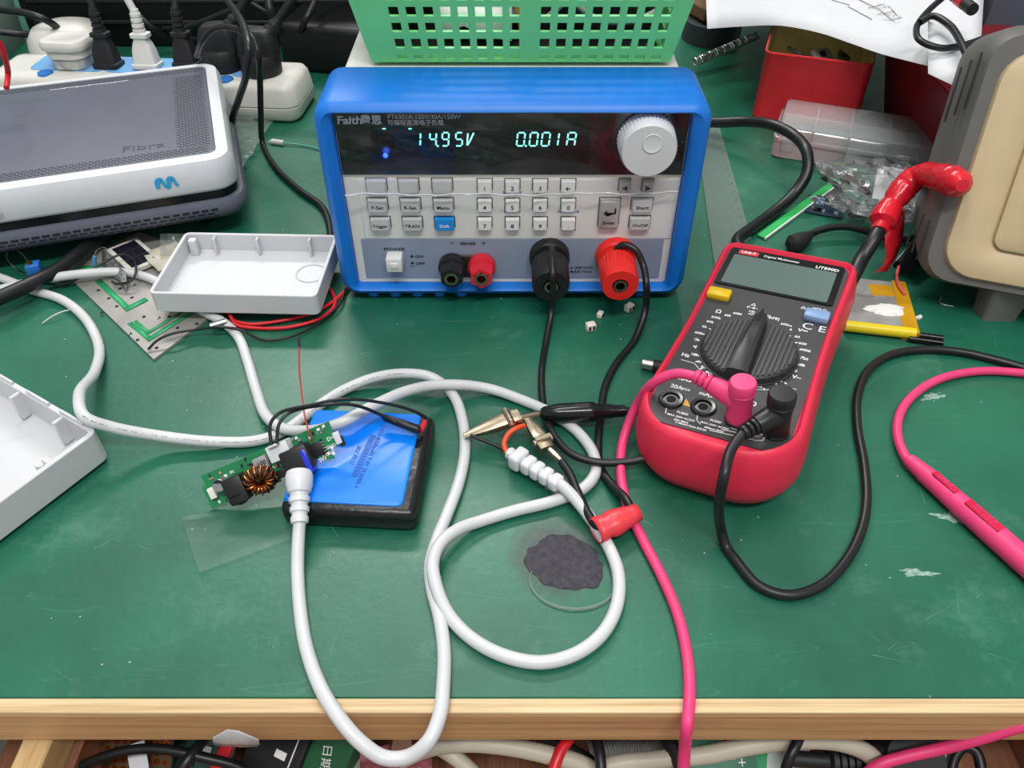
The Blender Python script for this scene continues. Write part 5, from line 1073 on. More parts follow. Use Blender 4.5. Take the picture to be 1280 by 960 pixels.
# ------------------------------------------------------------------ red tin, dark red bin, papers
ta = P(939, 147); tu = Vector((.076, -.026, 0)).normalized(); TNF = frame(ta, tu, EZ.cross(tu)); TNW, TND, TNH = .086, .070, .057
tin = thing('red_tin', 'open square red tin under the edge of the paper', 'tin', TNF @ Vector((TNW / 2, TND / 2, 0)))
def tring(d, z, r=.007): return [TNF @ Vector((x, y, z)) for x, y in rr(TNW / 2, TND / 2, TNW - 2 * d, TND - 2 * d, max(.002, r - d), 5)]
obj('wall', M().loft([tring(.001, 0), tring(0, .001), tring(0, TNH - .002), tring(-.0006, TNH - .0012), tring(-.0004, TNH), tring(.0008, TNH)], True, False), mat('red_enamel', '#d62a34', .4, var=.06), tin, 'red enamelled outside')
obj('lining', M().loft([tring(.0008, TNH), tring(.0010, TNH - .002), tring(.0012, .004), tring(.004, .003)], False, True), mat('brass_lining', '#b5a878', .4, metal=.2, var=.15), tin, 'dull brass coloured lining')
for k, (x, y, rz_) in enumerate(((.046, .040, .4), (.064, .046, 1.2), (.026, .050, 2.0))):
    b_ = TNF @ Vector((x, y, .0455 - .002 * k)); f = Matrix.Translation(b_) @ Matrix.Rotation(rz_, 4, 'Z') @ Matrix.Rotation(.5, 4, 'X')
    o_ = thing('bracket', ('pale metal bracket with a round hole on top in the red tin', 'dark metal bracket at the right inside the red tin', 'dark metal bracket at the left inside the red tin')[k], 'bracket', b_, 'metal parts in the red tin')
    obj('plate', M().box((0, 0, 0), (.018, .012, .003), .001, 2, f), mat('dull_zinc', '#a7a59e' if k == 0 else '#6f6d66', .45, metal=.5) if k == 0 else mat('dark_zinc', '#5f5d57', .5, metal=.5), o_)
    obj('hole', M().lathe([(.0032, -.0002), (.0032, .0019)], f, 16), HOLE, o_)
bn = thing('red_bin', 'dark red plastic bin half covered by the paper', 'bin', (.366, .606, 0))
def bring(k, z): return [(.366 + (x - .366) * k, .606 + (y - .606) * k, z) for x, y in rr(.366, .606, .112, .178, .010, 4)]
obj('wall', M().loft([bring(.74, 0), bring(.76, .002), bring(.985, .067), bring(1.0, .067), bring(1.0, .070), bring(.97, .070), bring(.955, .066), bring(.73, .004)]), mat('dark_red_plastic', '#7d1420', .4, var=.05), bn)
PAPER = mat('white_paper', '#c9cacd', .8, var=.02)
fe = [(884, 36, .078), (930, 33, .070), (975, 32, .066), (1020, 40, .068), (1060, 53, .074), (1100, 67, .080), (1150, 80, .090), (1185, 89, .094), (1222, 116, .088)]
rows = [[P(x, y, z) for x, y, z in fe]]
for j in range(1, 6):
    t = j / 5; rows.append([P(x + (8 - i) * -2 * t + 12 * t, y - (y + 70) * t, z + .006 * math.sin(t * 3 + i * .7)) for i, (x, y, z) in enumerate(fe)])
rows = [catmull(r, 3) for r in rows]
pp = thing('paper_sheet', 'large white schematic sheet draped over the red tin and bin', 'paper', rows[0][12])
sh = obj('sheet', M().grid(rows), PAPER, pp, solid=.0003, smooth=60)
INK = mat('grey_ink', '#8a8c90', .7, var=0)
def on_paper(px, py):     # nearest sheet quad under a pixel: interpolate z over the grid by a short search
    best = min(((P(px, py, z_ / 1000) - v).length, v) for r in rows for v in r for z_ in (int(v.z * 1000),)); 
    return P(px, py, best[1].z + .0012)
for a, b in (((1065, -5), (1100, 12)), ((1100, 12), (1130, 38)), ((1085, 10), (1108, 4)), ((1108, 4), (1122, 20)), ((1096, 18), (1118, 14)), ((1060, 8), (1090, 24)), ((1112, 26), (1128, 22)), ((1040, 0), (1062, 6))):
    p_, q_ = on_paper(*a), on_paper(*b); obj('printed_line', M().tube([p_, q_], .00035, 5), INK, pp)
for px, py, s in ((1108, 10, 'TYPE'), (1116, 22, 'BT1')):
    p_ = on_paper(px, py); lettering(pp, s, frame(p_ + EZ * .001, Vector((.8, -.5, 0)), Vector((.5, .8, 0))), .008, INK, 0)
rows2 = [[P(1160 + 17 * i, 92 + 8 * i - 22 * j, .100 + .002 * j + .001 * math.sin(i)) for i in range(5)] for j in range(4)]
tag(obj('paper_sheet', M().grid(rows2), PAPER, solid=.0003, smooth=60), 'smaller white sheet under the black cable loop at the upper right', 'paper')
cable('black_cable', 'black cable looped on the white papers at the upper right', 'cable', [(1190, -12, .115), (1160, 14, .112), (1146, 34, .110), (1152, 52, .110), (1175, 60, .108), (1205, 56, .108), (1235, 46, .108)], .0022, BLACK_CABLE)
cable('black_cable', 'black cable running down the papers to the beige instrument', 'cable', [(1150, 28, .112), (1165, 20, .115), (1185, 30, .115), (1202, 55, .114), (1214, 85, .110), (1226, 112, .105)], .0024, BLACK_CABLE)
gx = PY(1219, 60, .695).x
gb = thing('grey_box', 'slate grey metal box behind the beige instrument', 'box', (gx + .09, .715, 0))
obj('body', M().box((gx + .09, .715, .120), (.18, .040, .240), .003), mat('slate_metal', '#5a5e69', .45, var=.03), gb)
for z in (.225, .12): obj('screw', M().lathe([(.003, 0), (.003, .001)], zframe((gx + .008, .695, z), -EY), 12), STEEL, gb)
mk = thing('marker_pen', 'black pen with a red band at the top edge by the grey box', 'pen', P(1195, 5, .11))
p0, p1 = P(1180, -16, .118), P(1216, 12, .118); obj('barrel', M().tube([p0, p1], .0042, 12), BLACK_MATTE, mk); obj('band', M().tube([p0.lerp(p1, .5), p0.lerp(p1, .75)], .0044, 12), RED_PVC, mk)
tag(obj('cardboard_piece', M().box(P(893, 8, .03), (.05, .04, .012), .001, 1, rz=.4), mat('brown_card', '#6f5135', .7)), 'brown cardboard piece at the top behind the green basket', 'cardboard')
# spring and dark roll behind the instrument
m = M(); pA, pB = P(868, 78, .010), P(946, 44, .018); ax = (pB - pA); s1 = ax.cross(EZ).normalized(); s2 = s1.cross(ax.normalized())
m.tube([pA + ax * (i / 440) + s1 * (.0036 * math.cos(i * .40)) + s2 * (.0036 * math.sin(i * .40)) for i in range(441)], .0008, 5)
tag(obj('coil_spring', m, STEEL), 'long thin steel spring lying behind the right of the blue instrument', 'spring')
tag(obj('tape_roll', M().lathe([(.030, .0), (.030, .020), (.029, .021), (.017, .021), (.016, .020), (.016, 0)], Matrix.Translation(P(888, 48, .0)), 36), mat('dark_tape', '#34363a', .5)), 'dark grey tape roll behind the right of the blue instrument', 'tape roll')
# ------------------------------------------------------------------ clear compartment box
u_ = Vector((.111, -.043, 0)).normalized(); CB = frame(P(960, 197, 0), u_, EZ.cross(u_)); CW, CD, CH = .122, .060, .027
cbx = thing('clear_organizer', 'frosted clear compartment box in front of the red tin', 'box', CB @ Vector((CW / 2, CD / 2, 0)))
FROST = film_mat('frosted_clear_plastic', '#eef0f2', .21, .05, 40, .2)
def cring(d, z): return [CB @ Vector((x, y, z)) for x, y in rr(CW / 2, CD / 2, CW - 2 * d, CD - 2 * d, max(.002, .007 - d), 5)]
obj('tray', M().loft([cring(.003, .0006), cring(.0012, .0016), cring(.0008, .0150)], True, False), FROST, cbx)
obj('lid', M().loft([cring(0, .0145), cring(0, .0175), cring(.0015, .0180), cring(.003, CH - .001), cring(.0045, CH)], False, True), FROST, cbx)
for x in (.24, .46, .70): obj('divider', M().box((CW * x, CD / 2, .013), (.0012, CD - .006, .023), 0, 1, CB), FROST, cbx)
obj('divider', M().box((CW / 2, CD * .52, .013), (CW - .006, .0012, .023), 0, 1, CB), FROST, cbx)
for x in (.1, .8): obj('clasp', M().box((CW * x, -.0008, .014), (.010, .0022, .012), .0006, 1, CB), FROST, cbx)
obj('hang_tab', M().box((-.006, CD * .42, .016), (.014, .006, .002), .0008, 1, CB), FROST, cbx)
# crumpled bag with parts in it
bgc = P(1112, 246, .014); m = M(); rnd = random.Random(21); n1, n2 = 26, 16; rings = []
for i in range(1, n2):
    th = math.pi * i / n2; rg = []
    for j in range(n1):
        a = 2 * math.pi * j / n1; k = 1 + .16 * math.sin(3 * a + 2 * th * 2) + .12 * math.sin(7 * a - 3 * th) + rnd.uniform(-.13, .13)
        v = Vector((math.sin(th) * math.cos(a) * .046 * k, math.sin(th) * math.sin(a) * .032 * k, math.cos(th) * .0150 * (1 + rnd.uniform(-.25, .25))))
        v = Matrix.Rotation(-.45, 3, 'Z') @ v; q_ = bgc + v + EZ * .004; q_.z = max(.0012, q_.z); rg.append(q_)
    rings.append(rg)
tag(obj('plastic_bag', m.loft(rings), film_mat('bag_film', '#d5d9da', .10, .9, 110, .10), smooth=25), 'crumpled clear bag of parts in front of the frosted box', 'plastic bag')
tag(obj('paper_tag', M().box((0, 0, 0), (.018, .030, .0006), 0, 1, Matrix.Translation(bgc + Vector((-.002, .004, .008))) @ Matrix.Rotation(-.35, 4, 'Z') @ Matrix.Rotation(.4, 4, 'X')), PAPER), 'white paper tag inside the crumpled clear bag', 'tag')
for k, (x, y) in enumerate(((-.024, -.010), (.020, -.010))):
    tag(obj('small_part', M().box(bgc + Vector((x, y, -.006)), (.013, .009, .006), .001, 2, rz=k), mat('grey_part', '#5b5e63', .5)), ('left' if k == 0 else 'right') + ' of two small grey parts inside the crumpled clear bag', 'part', 'grey parts in the clear bag')
# green strip and dark board
gA, gB = P(951, 296, .0015), P(1047, 226, .0015); gd = (gB - gA); GF = frame((gA + gB) / 2, gd, EZ.cross(gd))
gs = thing('board_strip', 'narrow bright green board strip pointing at the clear bag', 'circuit board', gA)
obj('strip', M().box((0, 0, 0), (gd.length, .0062, .0016), .0002, 1, GF), mat('bright_green_mask', '#2fb05a', .4), gs)
obj('white_edge', M().box((0, -.0034, 0), (gd.length, .0008, .0017), 0, 1, GF), PRINT_WHITE, gs)
db = thing('module_board', 'small dark blue circuit module beside the green strip', 'circuit board', P(1030, 258))
DF = frame(P(1031, 258, .0012), Vector((.93, -.36, 0)), Vector((.36, .93, 0))); obj('board', M().box((0, 0, 0), (.026, .026, .0014), .0002, 1, DF), mat('dark_blue_mask', '#27384c', .4), db)
rnd = random.Random(3)
for k in range(16): obj('surface_part', M().box((rnd.uniform(-.010, .010), rnd.uniform(-.010, .010), .0014), (rnd.uniform(.0015, .006), rnd.uniform(.0015, .004), .0014), 0, 1, DF), rnd.choice((BLK, STEEL, mat('pale_part', '#8fa3b5', .5))), db)
# ------------------------------------------------------------------ clear set square
sq = [P(870, 172), P(898, 158), P(938, 300), P(893, 336)]; s2d = [(p.x, p.y) for p in sq][::-1]
stq = thing('set_square', 'clear plastic set square lying to the right of the blue instrument', 'ruler', P(905, 230))
obj('sheet', M().prism(s2d, .0004, .0020), film_mat('clear_acrylic', '#a3bfb3', .34, .02, 20, .12), stq)
for i in range(13):
    p_ = P(898, 160).lerp(P(938, 300), .06 + i * .07); q_ = P(870, 172).lerp(P(893, 336), .06 + i * .07); d_ = (q_ - p_).normalized()
    obj('graduation', M().tube([p_ + d_ * .003 + EZ * .0021, p_ + d_ * (.007 if i % 5 else .010) + EZ * .0021], .00025, 5), mat('faded_mark', '#55756a', .6, var=0), stq)
# ------------------------------------------------------------------ heavy black cable
cable('mains_cable', 'heavy black cable curving from behind the blue instrument to the multimeter', 'cable', [(790, 120, .02), (840, 145, .016), (892, 153, .018), (930, 152, .024), (965, 156, .0325), (993, 170, .0330), (1009, 192, .0320), (1008, 218, .022), (992, 243, .011), (966, 266, .0045), (940, 285, .0045), (922, 300, .0045), (925, 314, .0045)], .0042, BLACK_CABLE, seg=14)
# taped cable joint
tj = thing('taped_joint', 'red taped cable joint leaning on the beige instrument', 'cable', P(1090, 300))
jp = [(1066, 346, .020), (1078, 322, .026), (1092, 300, .034), (1101, 284, .038)]
obj('cable', M().tube(path([(1050, 372, .008)] + jp, 6), .0045, 14), BLACK_CABLE, tj)
rp = path([(1099, 289, .037), (1107, 270, .042), (1119, 250, .049), (1135, 230, .056), (1150, 219, .062), (1172, 221, .072), (1190, 226, .079), (1203, 232, .084)], 5); rnd = random.Random(5)
rad = [(.0052 if i < 3 else (.0078 + .0007 * math.sin(i * .5) + rnd.uniform(-.0007, .0007))) for i in range(len(rp))]; rad[-1] = .0035; rad[-2] = .0066; rad[-3] = .0078
obj('tape_wrap', M().tube(rp, rad, 12), RED_TAPE, tj, 'wrinkled shiny red tape', smooth=30)
le = [(1106, 292, .036), (1106, 305, .030), (1108, 318, .022), (1104, 332, .013), (1092, 342, .0085)]; re = [(1131, 262, .040), (1130, 282, .034), (1128, 302, .026), (1120, 322, .016), (1108, 340, .009)]
obj('tape_tail', M().grid([[P(*a), P(*a).lerp(P(*b), .5) + EZ * .0015, P(*b)] for a, b in zip(le, re)]), RED_TAPE, tj, 'loose tail of red tape', solid=.0004, smooth=60)
cbl = thing('signal_cable', 'black cable with a moulded end running behind the multimeter to the beige instrument', 'cable', P(1060, 290))
obj('wire', M().tube(path([(997, 304, .005), (1012, 293, .006), (1035, 285, .008), (1062, 284, .008), (1090, 291, .006), (1118, 299, .004), (1145, 296, .005), (1170, 282, .012), (1188, 262, .025), (1200, 236, .045), (1206, 205, .06), (1215, 180, .07)], 7), .0026, 10), BLACK_CABLE, cbl)
obj('moulded_end', M().tube([P(985, 306, .006), P(989, 305, .006), P(998, 303, .006), P(1006, 298, .006), P(1012, 294, .006)], [.003, .0060, .0066, .0050, .0030], 14), BLACK_MATTE, cbl)
# ------------------------------------------------------------------ foil battery
lz = .0062; q = [P(1056, 345, lz), P(1141, 353, lz), P(1136, 416, lz), P(1050, 405, lz)]; lc = sum(q, Vector()) / 4
lu = ((q[1] - q[0]) + (q[2] - q[3])).normalized(); LFm = frame(Vector((lc.x, lc.y, 0)), lu, EZ.cross(lu)); lw_ = (q[1] - q[0]).length; ll_ = abs((LFm.inverted() @ q[0]).y - (LFm.inverted() @ q[3]).y)
fb = thing('foil_battery', 'silver pouch battery with yellow tape at the right of the multimeter', 'battery', lc * 1.0 - EZ * lz)
obj('pouch', M().loft([[LFm @ Vector((x, y, z)) for x, y in rr(0, 0, lw_ - d, ll_ - d, .002, 3)] for d, z in ((.002, .0006), (0, .0016), (0, .0050), (.002, lz))]), mat('silver_foil', '#a9a9a6', .35, metal=.45, var=.15, vscale=80, bump=.4, bscale=100), fb, 'silver foil pouch')
KAP = mat('amber_tape', '#b98a1a', .25, var=.15); YTAPE = mat('yellow_tape', '#d8c018', .3)
obj('amber_tape', M().box((lw_ * .40, 0, lz / 2 + .0002), (lw_ * .22, ll_ + .001, lz + .0004), .0004, 1, LFm), KAP, fb, 'amber tape over the end')
obj('amber_tape', M().box((lw_ * .15, ll_ * .26, lz + .0001), (lw_ * .34, ll_ * .22, .0005), .0001, 1, LFm @ Matrix.Rotation(.1, 4, 'Z')), KAP, fb, 'amber tape strip')
obj('yellow_tape', M().tube([LFm @ Vector((-lw_ * .5, -ll_ * .47, .0042)), LFm @ Vector((lw_ * .46, -ll_ * .47, .0042))], .0034, 14), YTAPE, fb, 'yellow taped folded edge')
obj('white_glue', M().prism([(x, y) for x, y in blob(lw_ * .12, -ll_ * .12, .012, .006, .1, 40, .2, 6)], lz, lz + .0014, LFm, .25), mat('white_glue', '#d8d8d6', .4), fb, 'white glue smear')
lettering(fb, 'H55020', LFm @ Matrix.Translation((-lw_ * .18, ll_ * .12, lz)), .0042, mat('grey_stamp', '#6b6c6e', .6, var=0), 0.0)
bs = thing('shrink_tube', 'black heat-shrink box with a pink wire behind the foil battery', 'heat-shrink', P(1140, 320))
tA, tB = P(1128, 336, .006), P(1160, 296, .012); f = frame((tA + tB) / 2, tB - tA, EX); obj('sleeve', M().box((0, 0, 0), ((tB - tA).length, .013, .006), .0012, 2, f), BLACK_GLOSS, bs)
obj('wire', M().tube(path([(1124, 332, .007), (1121, 345, .008), (1124, 358, .008), (1131, 368, .0075)], 6), .0009, 8), mat('salmon_wire', '#e0555a', .4), bs)
for k, (a, b) in enumerate((((1133, 417, .003), (1178, 423, .003)), ((1136, 423, .0028), (1179, 429, .0028)))):
    tag(obj('shrink_tube', M().tube([P(*a), P(*b)], .0020 - .0003 * k, 10), BLACK_GLOSS), ('upper' if k == 0 else 'lower') + ' of two short black tubes beside the foil battery', 'heat-shrink')
tag(obj('plastic_crumb', M().prism(blob(P(1148, 398).x, P(1148, 398).y, .0026, .0014, .6, 16, .3, 2), 0, .0014), WHITE_PLASTIC), 'small white crumb between the foil battery and the beige instrument', 'crumb')
cable('bent_wire', 'bent bit of steel wire under the beige instrument', 'wire', [(1176, 372, .0006), (1175, 378, .0006), (1181, 381, .0006), (1192, 383, .0006)], .0005, STEEL)
# ------------------------------------------------------------------ small bits
bp_ = thing('barrel_connector', 'metal barrel connector poking out from under the left of the multimeter', 'connector', P(815, 457))
a, b = P(803, 454, .0042), P(822, 458, .0042); obj('barrel', M().tube([a, a.lerp(b, .7)], .0029, 16), STEEL, bp_); obj('grip', M().tube([a.lerp(b, .7), b.lerp(a, -.5)], .0036, 14), BLACK_MATTE, bp_); obj('bore', M().tube([a + (a - b).normalized() * .0002, a], .0020, 12), HOLE, bp_)
for k, (x, y, rz_, lab) in enumerate(((738, 412, .3, 'white two-pin shell farthest from the red terminal'), (786, 388, .7, 'white two-pin shell right under the red terminal'), (750, 396, 1.1, 'white two-pin shell between the other two'))):
    c0 = P(x, y, 0); t = thing('connector_shell', lab, 'connector', c0, 'loose white connector shells'); f = Matrix.Translation(c0) @ Matrix.Rotation(rz_, 4, 'Z')
    s_ = (1, .95, .75)[k]; obj('shell', M().box((0, 0, .0025 * s_), (.0058 * s_, .0046 * s_, .0050 * s_), .0005, 1, f), CREAM, t)
    for sx in (-1, 1): obj('slot', M().box((sx * .0013 * s_, -.0024 * s_, .0026 * s_), (.0012 * s_, .0006, .0026 * s_), 0, 1, f), HOLE, t)
# ================================================================== things in the drawer
def D(x, y, z=-.07): return P(x, y, z)
def dtag(o, l, c, g=None): return tag(o, l, c, g)
cable('black_cable', 'black cable at the left of the drawer beside the pine board', 'cable', [(108, 905, -.062), (92, 928, -.060), (70, 950, -.060), (45, 985, -.062)], .0030, BLACK_CABLE)
cable('black_cable', 'black cable arched over the perforated board in the drawer', 'cable', [(60, 990, -.06), (95, 962, -.052), (135, 944, -.046), (175, 936, -.044), (215, 938, -.044), (255, 947, -.046), (300, 960, -.052), (330, 985, -.06)], .0022, BLACK_CABLE)
cable('black_cable', 'black cable crossing the green board at the left of the drawer', 'cable', [(268, 908, -.05), (252, 928, -.046), (236, 948, -.044), (215, 985, -.05)], .0024, BLACK_CABLE)
pf = thing('perforated_board', 'perforated board with rows of copper pads in the drawer', 'circuit board', D(175, 950))
PF = frame(D(172, 948, -.066), Vector((.97, -.1, .1)), Vector((.05, .75, .6))); obj('board', M().box((0, 0, 0), (.034, .050, .0016), 0, 1, PF), mat('dark_laminate', '#4a3a26', .5), pf)
for i in range(8):
    for j in range(7): obj('copper_pad', M().lathe([(.0016, .0008), (.0016, .0011), (.0007, .0011), (.0007, .0008)], PF @ Matrix.Translation((-.0145 + i * .0041, -.013 + j * .0041, 0)), 8), COPPER, pf)
dtag(obj('paper_tag', M().box((0, 0, 0), (.008, .012, .0005), 0, 1, frame(D(172, 946, -.058), Vector((.9, .3, .1)), Vector((-.3, .8, .4)))), PAPER), 'small white tag lying on the perforated board in the drawer', 'tag')
gb2 = thing('circuit_board', 'green circuit board at the left of the drawer beside the perforated board', 'circuit board', D(240, 948)); GF2 = frame(D(238, 950, -.075), Vector((.95, -.2, 0)), Vector((.2, .8, .5)))
obj('board', M().box((0, 0, 0), (.040, .050, .0016), 0, 1, GF2), mat('dark_green_board', '#274a3c', .4), gb2); rnd = random.Random(8)
for k in range(12): obj('surface_part', M().box((rnd.uniform(-.017, .017), rnd.uniform(-.02, .02), .0014), (.004, .0025, .0016), 0, 1, GF2), rnd.choice((STEEL, BLK, PAPER)), gb2)
dtag(obj('red_strip', M().box((0, 0, 0), (.006, .030, .003), .0005, 1, frame(D(281, 940, -.07), Vector((.9, -.4, 0)), Vector((.4, .8, .4)))), RED_PVC), 'dark red strip between the green board and the black box in the drawer', 'strip')
bx_ = thing('black_box', 'black printed carton standing in the drawer', 'box', D(335, 945)); f = frame(D(338, 950, -.078), Vector((.9, -.42, .05)), Vector((.35, .75, .5)))
obj('carton', M().box((0, 0, -.015), (.030, .052, .030), .001, 1, f), BLACK_MATTE, bx_); obj('printed_stripe', M().box((.010, 0, .0002), (.0006, .05, .0003), 0, 1, f), PRINT_WHITE, bx_); obj('printed_label', M().box((.004, .004, .0002), (.006, .0035, .0003), 0, 1, f), PRINT_WHITE, bx_)
gc = thing('green_carton', 'green carton with a yellow edge and white characters in the drawer', 'carton', D(400, 945)); f = frame(D(402, 948, -.075), Vector((.86, -.5, .05)), Vector((.45, .72, .5)))
obj('carton', M().box((0, 0, -.010), (.026, .060, .020), .0008, 1, f), mat('green_card', '#1f5b38', .4), gc); obj('yellow_edge', M().box((-.0128, 0, 0), (.0012, .060, .0012), 0, 1, f), YEL, gc)
lettering(gc, '日期合格', f @ Matrix.Translation((.004, -.004, .0002)) @ Matrix.Rotation(-1.2, 4, 'Z'), .0058, PRINT_WHITE, 0)
dtag(obj('grey_carton', M().box((0, 0, -.008), (.020, .070, .016), .001, 1, frame(D(445, 946, -.08), Vector((.8, .5, 0)), Vector((-.45, .8, .3)))), mat('greige_card', '#8f877a', .6)), 'greige carton between the green carton and the white cable in the drawer', 'carton')
rows = [[D(450 + 18 * i, 932 + 10 * j + 3 * math.sin(i * 2 + j), -.066 + .004 * math.sin(i * 1.7 + j * 2)) for i in range(6)] for j in range(5)]
dtag(obj('antistatic_bag', M().grid(rows), mat('pink_bag', '#a3616b', .3, var=.35, vscale=120), solid=.0005, smooth=60), 'crumpled pinkish bag under the white cable in the drawer', 'bag')
cl = thing('crocodile_clip', 'steel crocodile clip standing up in front of the bench edge', 'clip', D(507, 940, -.05)); p0, p1 = D(503, 948, -.045), D(508, 916, -.030); s_ = EX
obj('jaw', M().loft([[p0.lerp(p1, t) + Vector((a * w_, -.001 * 0, b * .0015)) for a, b in ((-1, -1), (1, -1), (1, 1), (-1, 1))] for t, w_ in ((0, .0034), (.6, .0028), (.95, .0018), (1, .0014))]), STEEL, cl); obj('jaw', M().loft([[p0.lerp(p1, t) + Vector((a * w_ - .002, .004, b * .0012)) for a, b in ((-1, -1), (1, -1), (1, 1), (-1, 1))] for t, w_ in ((0, .0030), (.6, .0024), (1, .0012))]), STEEL, cl); obj('rivet', M().lathe([(.0014, 0), (.0014, .0012)], zframe(p1, -EY), 12), STEEL, cl)
CRM = mat('cream_cable', '#b9b1a0', .45, var=.04)
cable('cream_cable', 'cream cable across the middle of the drawer', 'cable', [(500, 950, -.055), (540, 934, -.05), (585, 929, -.048), (640, 934, -.048), (690, 945, -.05), (730, 957, -.054), (770, 985, -.06)], .0040, CRM)
cable('cream_cable', 'short cream cable branching down in the drawer', 'cable', [(545, 932, -.056), (565, 944, -.056), (590, 965, -.06), (610, 990, -.06)], .0036, CRM)
cable('cream_cable', 'cream cable arched over the black plug at the right of the drawer', 'cable', [(700, 990, -.06), (760, 958, -.055), (820, 950, -.052), (880, 944, -.048), (940, 932, -.044), (1000, 925, -.044), (1050, 928, -.046), (1085, 942, -.05), (1104, 965, -.056), (1112, 995, -.06)], .0040, CRM)
cable('red_wire', 'red wire in the middle of the drawer', 'wire', [(720, 905, -.05), (712, 922, -.046), (700, 940, -.046), (688, 975, -.05)], .0026, RED_PVC)
cable('black_cable', 'black cable beside the red wire in the drawer', 'cable', [(670, 915, -.06), (700, 932, -.058), (735, 952, -.058), (775, 990, -.06)], .0034, BLACK_CABLE)
cable('black_cable', 'thin black cable hanging in front of the ribbon cable', 'cable', [(742, 905, -.045), (746, 925, -.042), (750, 945, -.042), (753, 985, -.046)], .0024, BLACK_CABLE)
cable('black_cable', 'black cable left of the pink lead in the drawer', 'cable', [(828, 905, -.05), (836, 925, -.048), (846, 945, -.048), (862, 985, -.05)], .0034, BLACK_CABLE)
gt = thing('edge_connector', 'gold plated edge connector in the middle of the drawer', 'connector', D(675, 940)); f = frame(D(675, 940, -.066), Vector((.5, -.85, .1)), Vector((.8, .45, .4)))
obj('body', M().box((0, 0, 0), (.034, .010, .005), .0006, 1, f), mat('brown_connector', '#4b3524', .5), gt)
for k in range(9): obj('gold_pin', M().box((-.0145 + k * .0036, 0, .0028), (.0014, .009, .0008), 0, 1, f), mat('gold_plate', '#c79b4a', .3, metal=1), gt)
RIB = mat('grey_ribbon', '#8d8d8b', .5)
for (x, lab, kx) in ((765, 'grey ribbon cable under the thin black cable in the drawer', .5), (818, 'grey ribbon cable left of the pink lead in the drawer', .9)):
    rb = thing('ribbon_cable', lab, 'ribbon cable', D(x, 945), 'grey ribbon cables in the drawer')
    for k in range(14):
        o_ = (k - 6.5) * .0014; a0 = D(x - 8, 918, -.072) + Vector((o_, 0, 0)); a1 = D(x, 945, -.060) + Vector((o_, 0, .0)); a2 = D(x + 6, 990, -.07) + Vector((o_ * 1.0, 0, 0))
        obj('conductor', M().tube(catmull([a0, a1, a2], 4), .00078, 6), RIB, rb)
gp = thing('circuit_board', 'green circuit board with white symbols right of the pink lead in the drawer', 'circuit board', D(890, 945)); f = frame(D(888, 944, -.072), Vector((.99, .05, 0)), Vector((0, .8, .4)))
obj('board', M().box((0, 0, 0), (.042, .040, .0016), 0, 1, f), mat('teal_green_board', '#2a6b52', .4), gp)
for s, x, y in (('o', .012, .004), ('+', .014, -.004), ('A', .012, -.012)): lettering(gp, s, f @ Matrix.Translation((x, y, .0009)), .007, PRINT_WHITE, 0)
obj('printed_line', M().box((-.004, -.002, .0009), (.03, .0005, .0002), 0, 1, f), PRINT_WHITE, gp)
wg = thing('circuit_board', 'white and green circuit board beneath the cream cable in the drawer', 'circuit board', D(950, 955)); f = frame(D(955, 956, -.076), Vector((.99, .1, 0)), Vector((-.1, .9, .2)))
obj('board', M().box((0, 0, 0), (.046, .040, .0016), 0, 1, f), mat('white_mask', '#c4cdc6', .4), wg); obj('green_track', M().box((-.002, 0, .0009), (.006, .040, .0003), 0, 1, f @ Matrix.Rotation(-.35, 4, 'Z')), TRK, wg)
for k in range(5): obj('copper_dot', M().lathe([(.0016, .0008), (.0016, .0012)], f @ Matrix.Translation((-.018 + k * .009, -.006, 0)), 10), COPPER, wg)
cable('red_wire', 'thin red wire behind the cream cable in the drawer', 'wire', [(903, 905, -.06), (908, 925, -.056), (915, 942, -.056)], .0014, RED_PVC)
cable('black_cable', 'thin black cable crossing over the cream cable in the drawer', 'cable', [(1005, 905, -.036), (998, 925, -.036), (988, 945, -.038), (975, 985, -.05)], .0022, BLACK_CABLE)
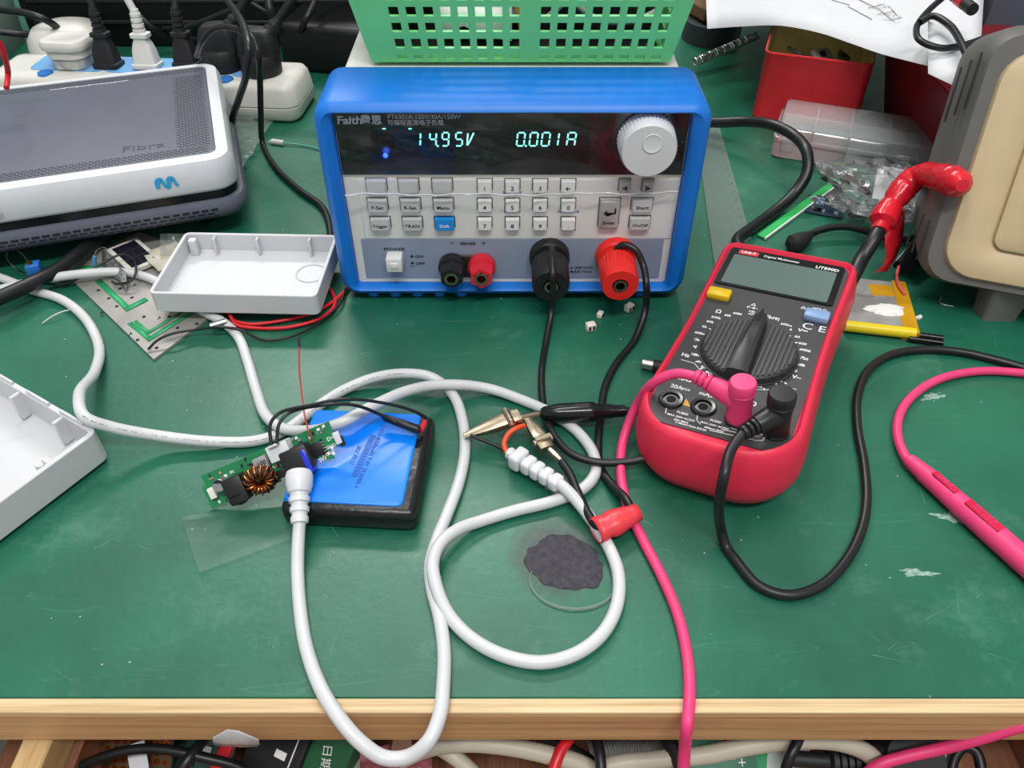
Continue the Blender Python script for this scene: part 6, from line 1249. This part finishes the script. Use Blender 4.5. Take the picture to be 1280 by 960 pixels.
bp2 = thing('mains_plug', 'black ribbed plug lying in the drawer beneath the cream cable', 'plug', D(1060, 950)); a, b = D(985, 948, -.062), D(1098, 957, -.062); d = b - a
pf_ = [(0, .0036), (.40, .0036), (.44, .0042)] + [q_ for k in range(4) for q_ in ((.46 + k * .08, .0075), (.51 + k * .08, .0078), (.515 + k * .08, .0055), (.538 + k * .08, .0055))] + [(.80, .0100), (1.0, .0110)]
obj('boot', M().tube([a + d * t for t, r in pf_], [r for t, r in pf_], 16), BLACK_MATTE, bp2, smooth=30)
dtag(obj('round_adapter', M().lathe([(.014, 0), (.015, .002), (.015, .016), (.013, .020), (.004, .020)], zframe(D(1120, 945, -.07), (0, -.5, .9)), 28), BLACK_MATTE), 'round black adapter at the right of the drawer', 'adapter')
dtag(obj('label_strip', M().box((0, 0, 0), (.020, .010, .0006), 0, 1, frame(D(1165, 946, -.066), Vector((.95, .1, 0)), Vector((0, .8, .4)))), PAPER), 'white label strip under the pink lead in the drawer', 'label')
cable('black_cable', 'black cable loop at the right end of the drawer', 'cable', [(1188, 985, -.07), (1192, 950, -.064), (1205, 934, -.06), (1220, 940, -.06), (1230, 985, -.066)], .0024, BLACK_CABLE)
cable('pink_lead', 'pink lead rising out of the drawer to the right edge', 'test lead', [(1070, 985, -.055), (1095, 958, -.045), (1130, 946, -.040), (1180, 935, -.033), (1230, 921, -.022), (1290, 903, -.010), (1350, 890, -.004)], .0026, PINK)
# clear plastic fragment on the bench edge
rows = [[P(x, y, z) for x, y, z in r] for r in (((268, 916, -.001), (286, 906, .0006), (300, 908, .0008), (324, 918, -.002)), ((268, 922, -.010), (286, 922, -.011), (302, 922, -.011), (326, 924, -.011)), ((272, 925, -.013), (288, 926, -.0135), (304, 927, -.0135), (324, 926, -.013)))]
rows = [[v + Vector((0, -.002, 0)) for v in r] for r in rows]
dtag(obj('plastic_fragment', M().grid(rows), film_mat('milky_fragment', '#d5d6d6', .55, .3, 90, .1), solid=.0006, smooth=50), 'milky clear plastic fragment caught on the bench front edge', 'plastic piece')
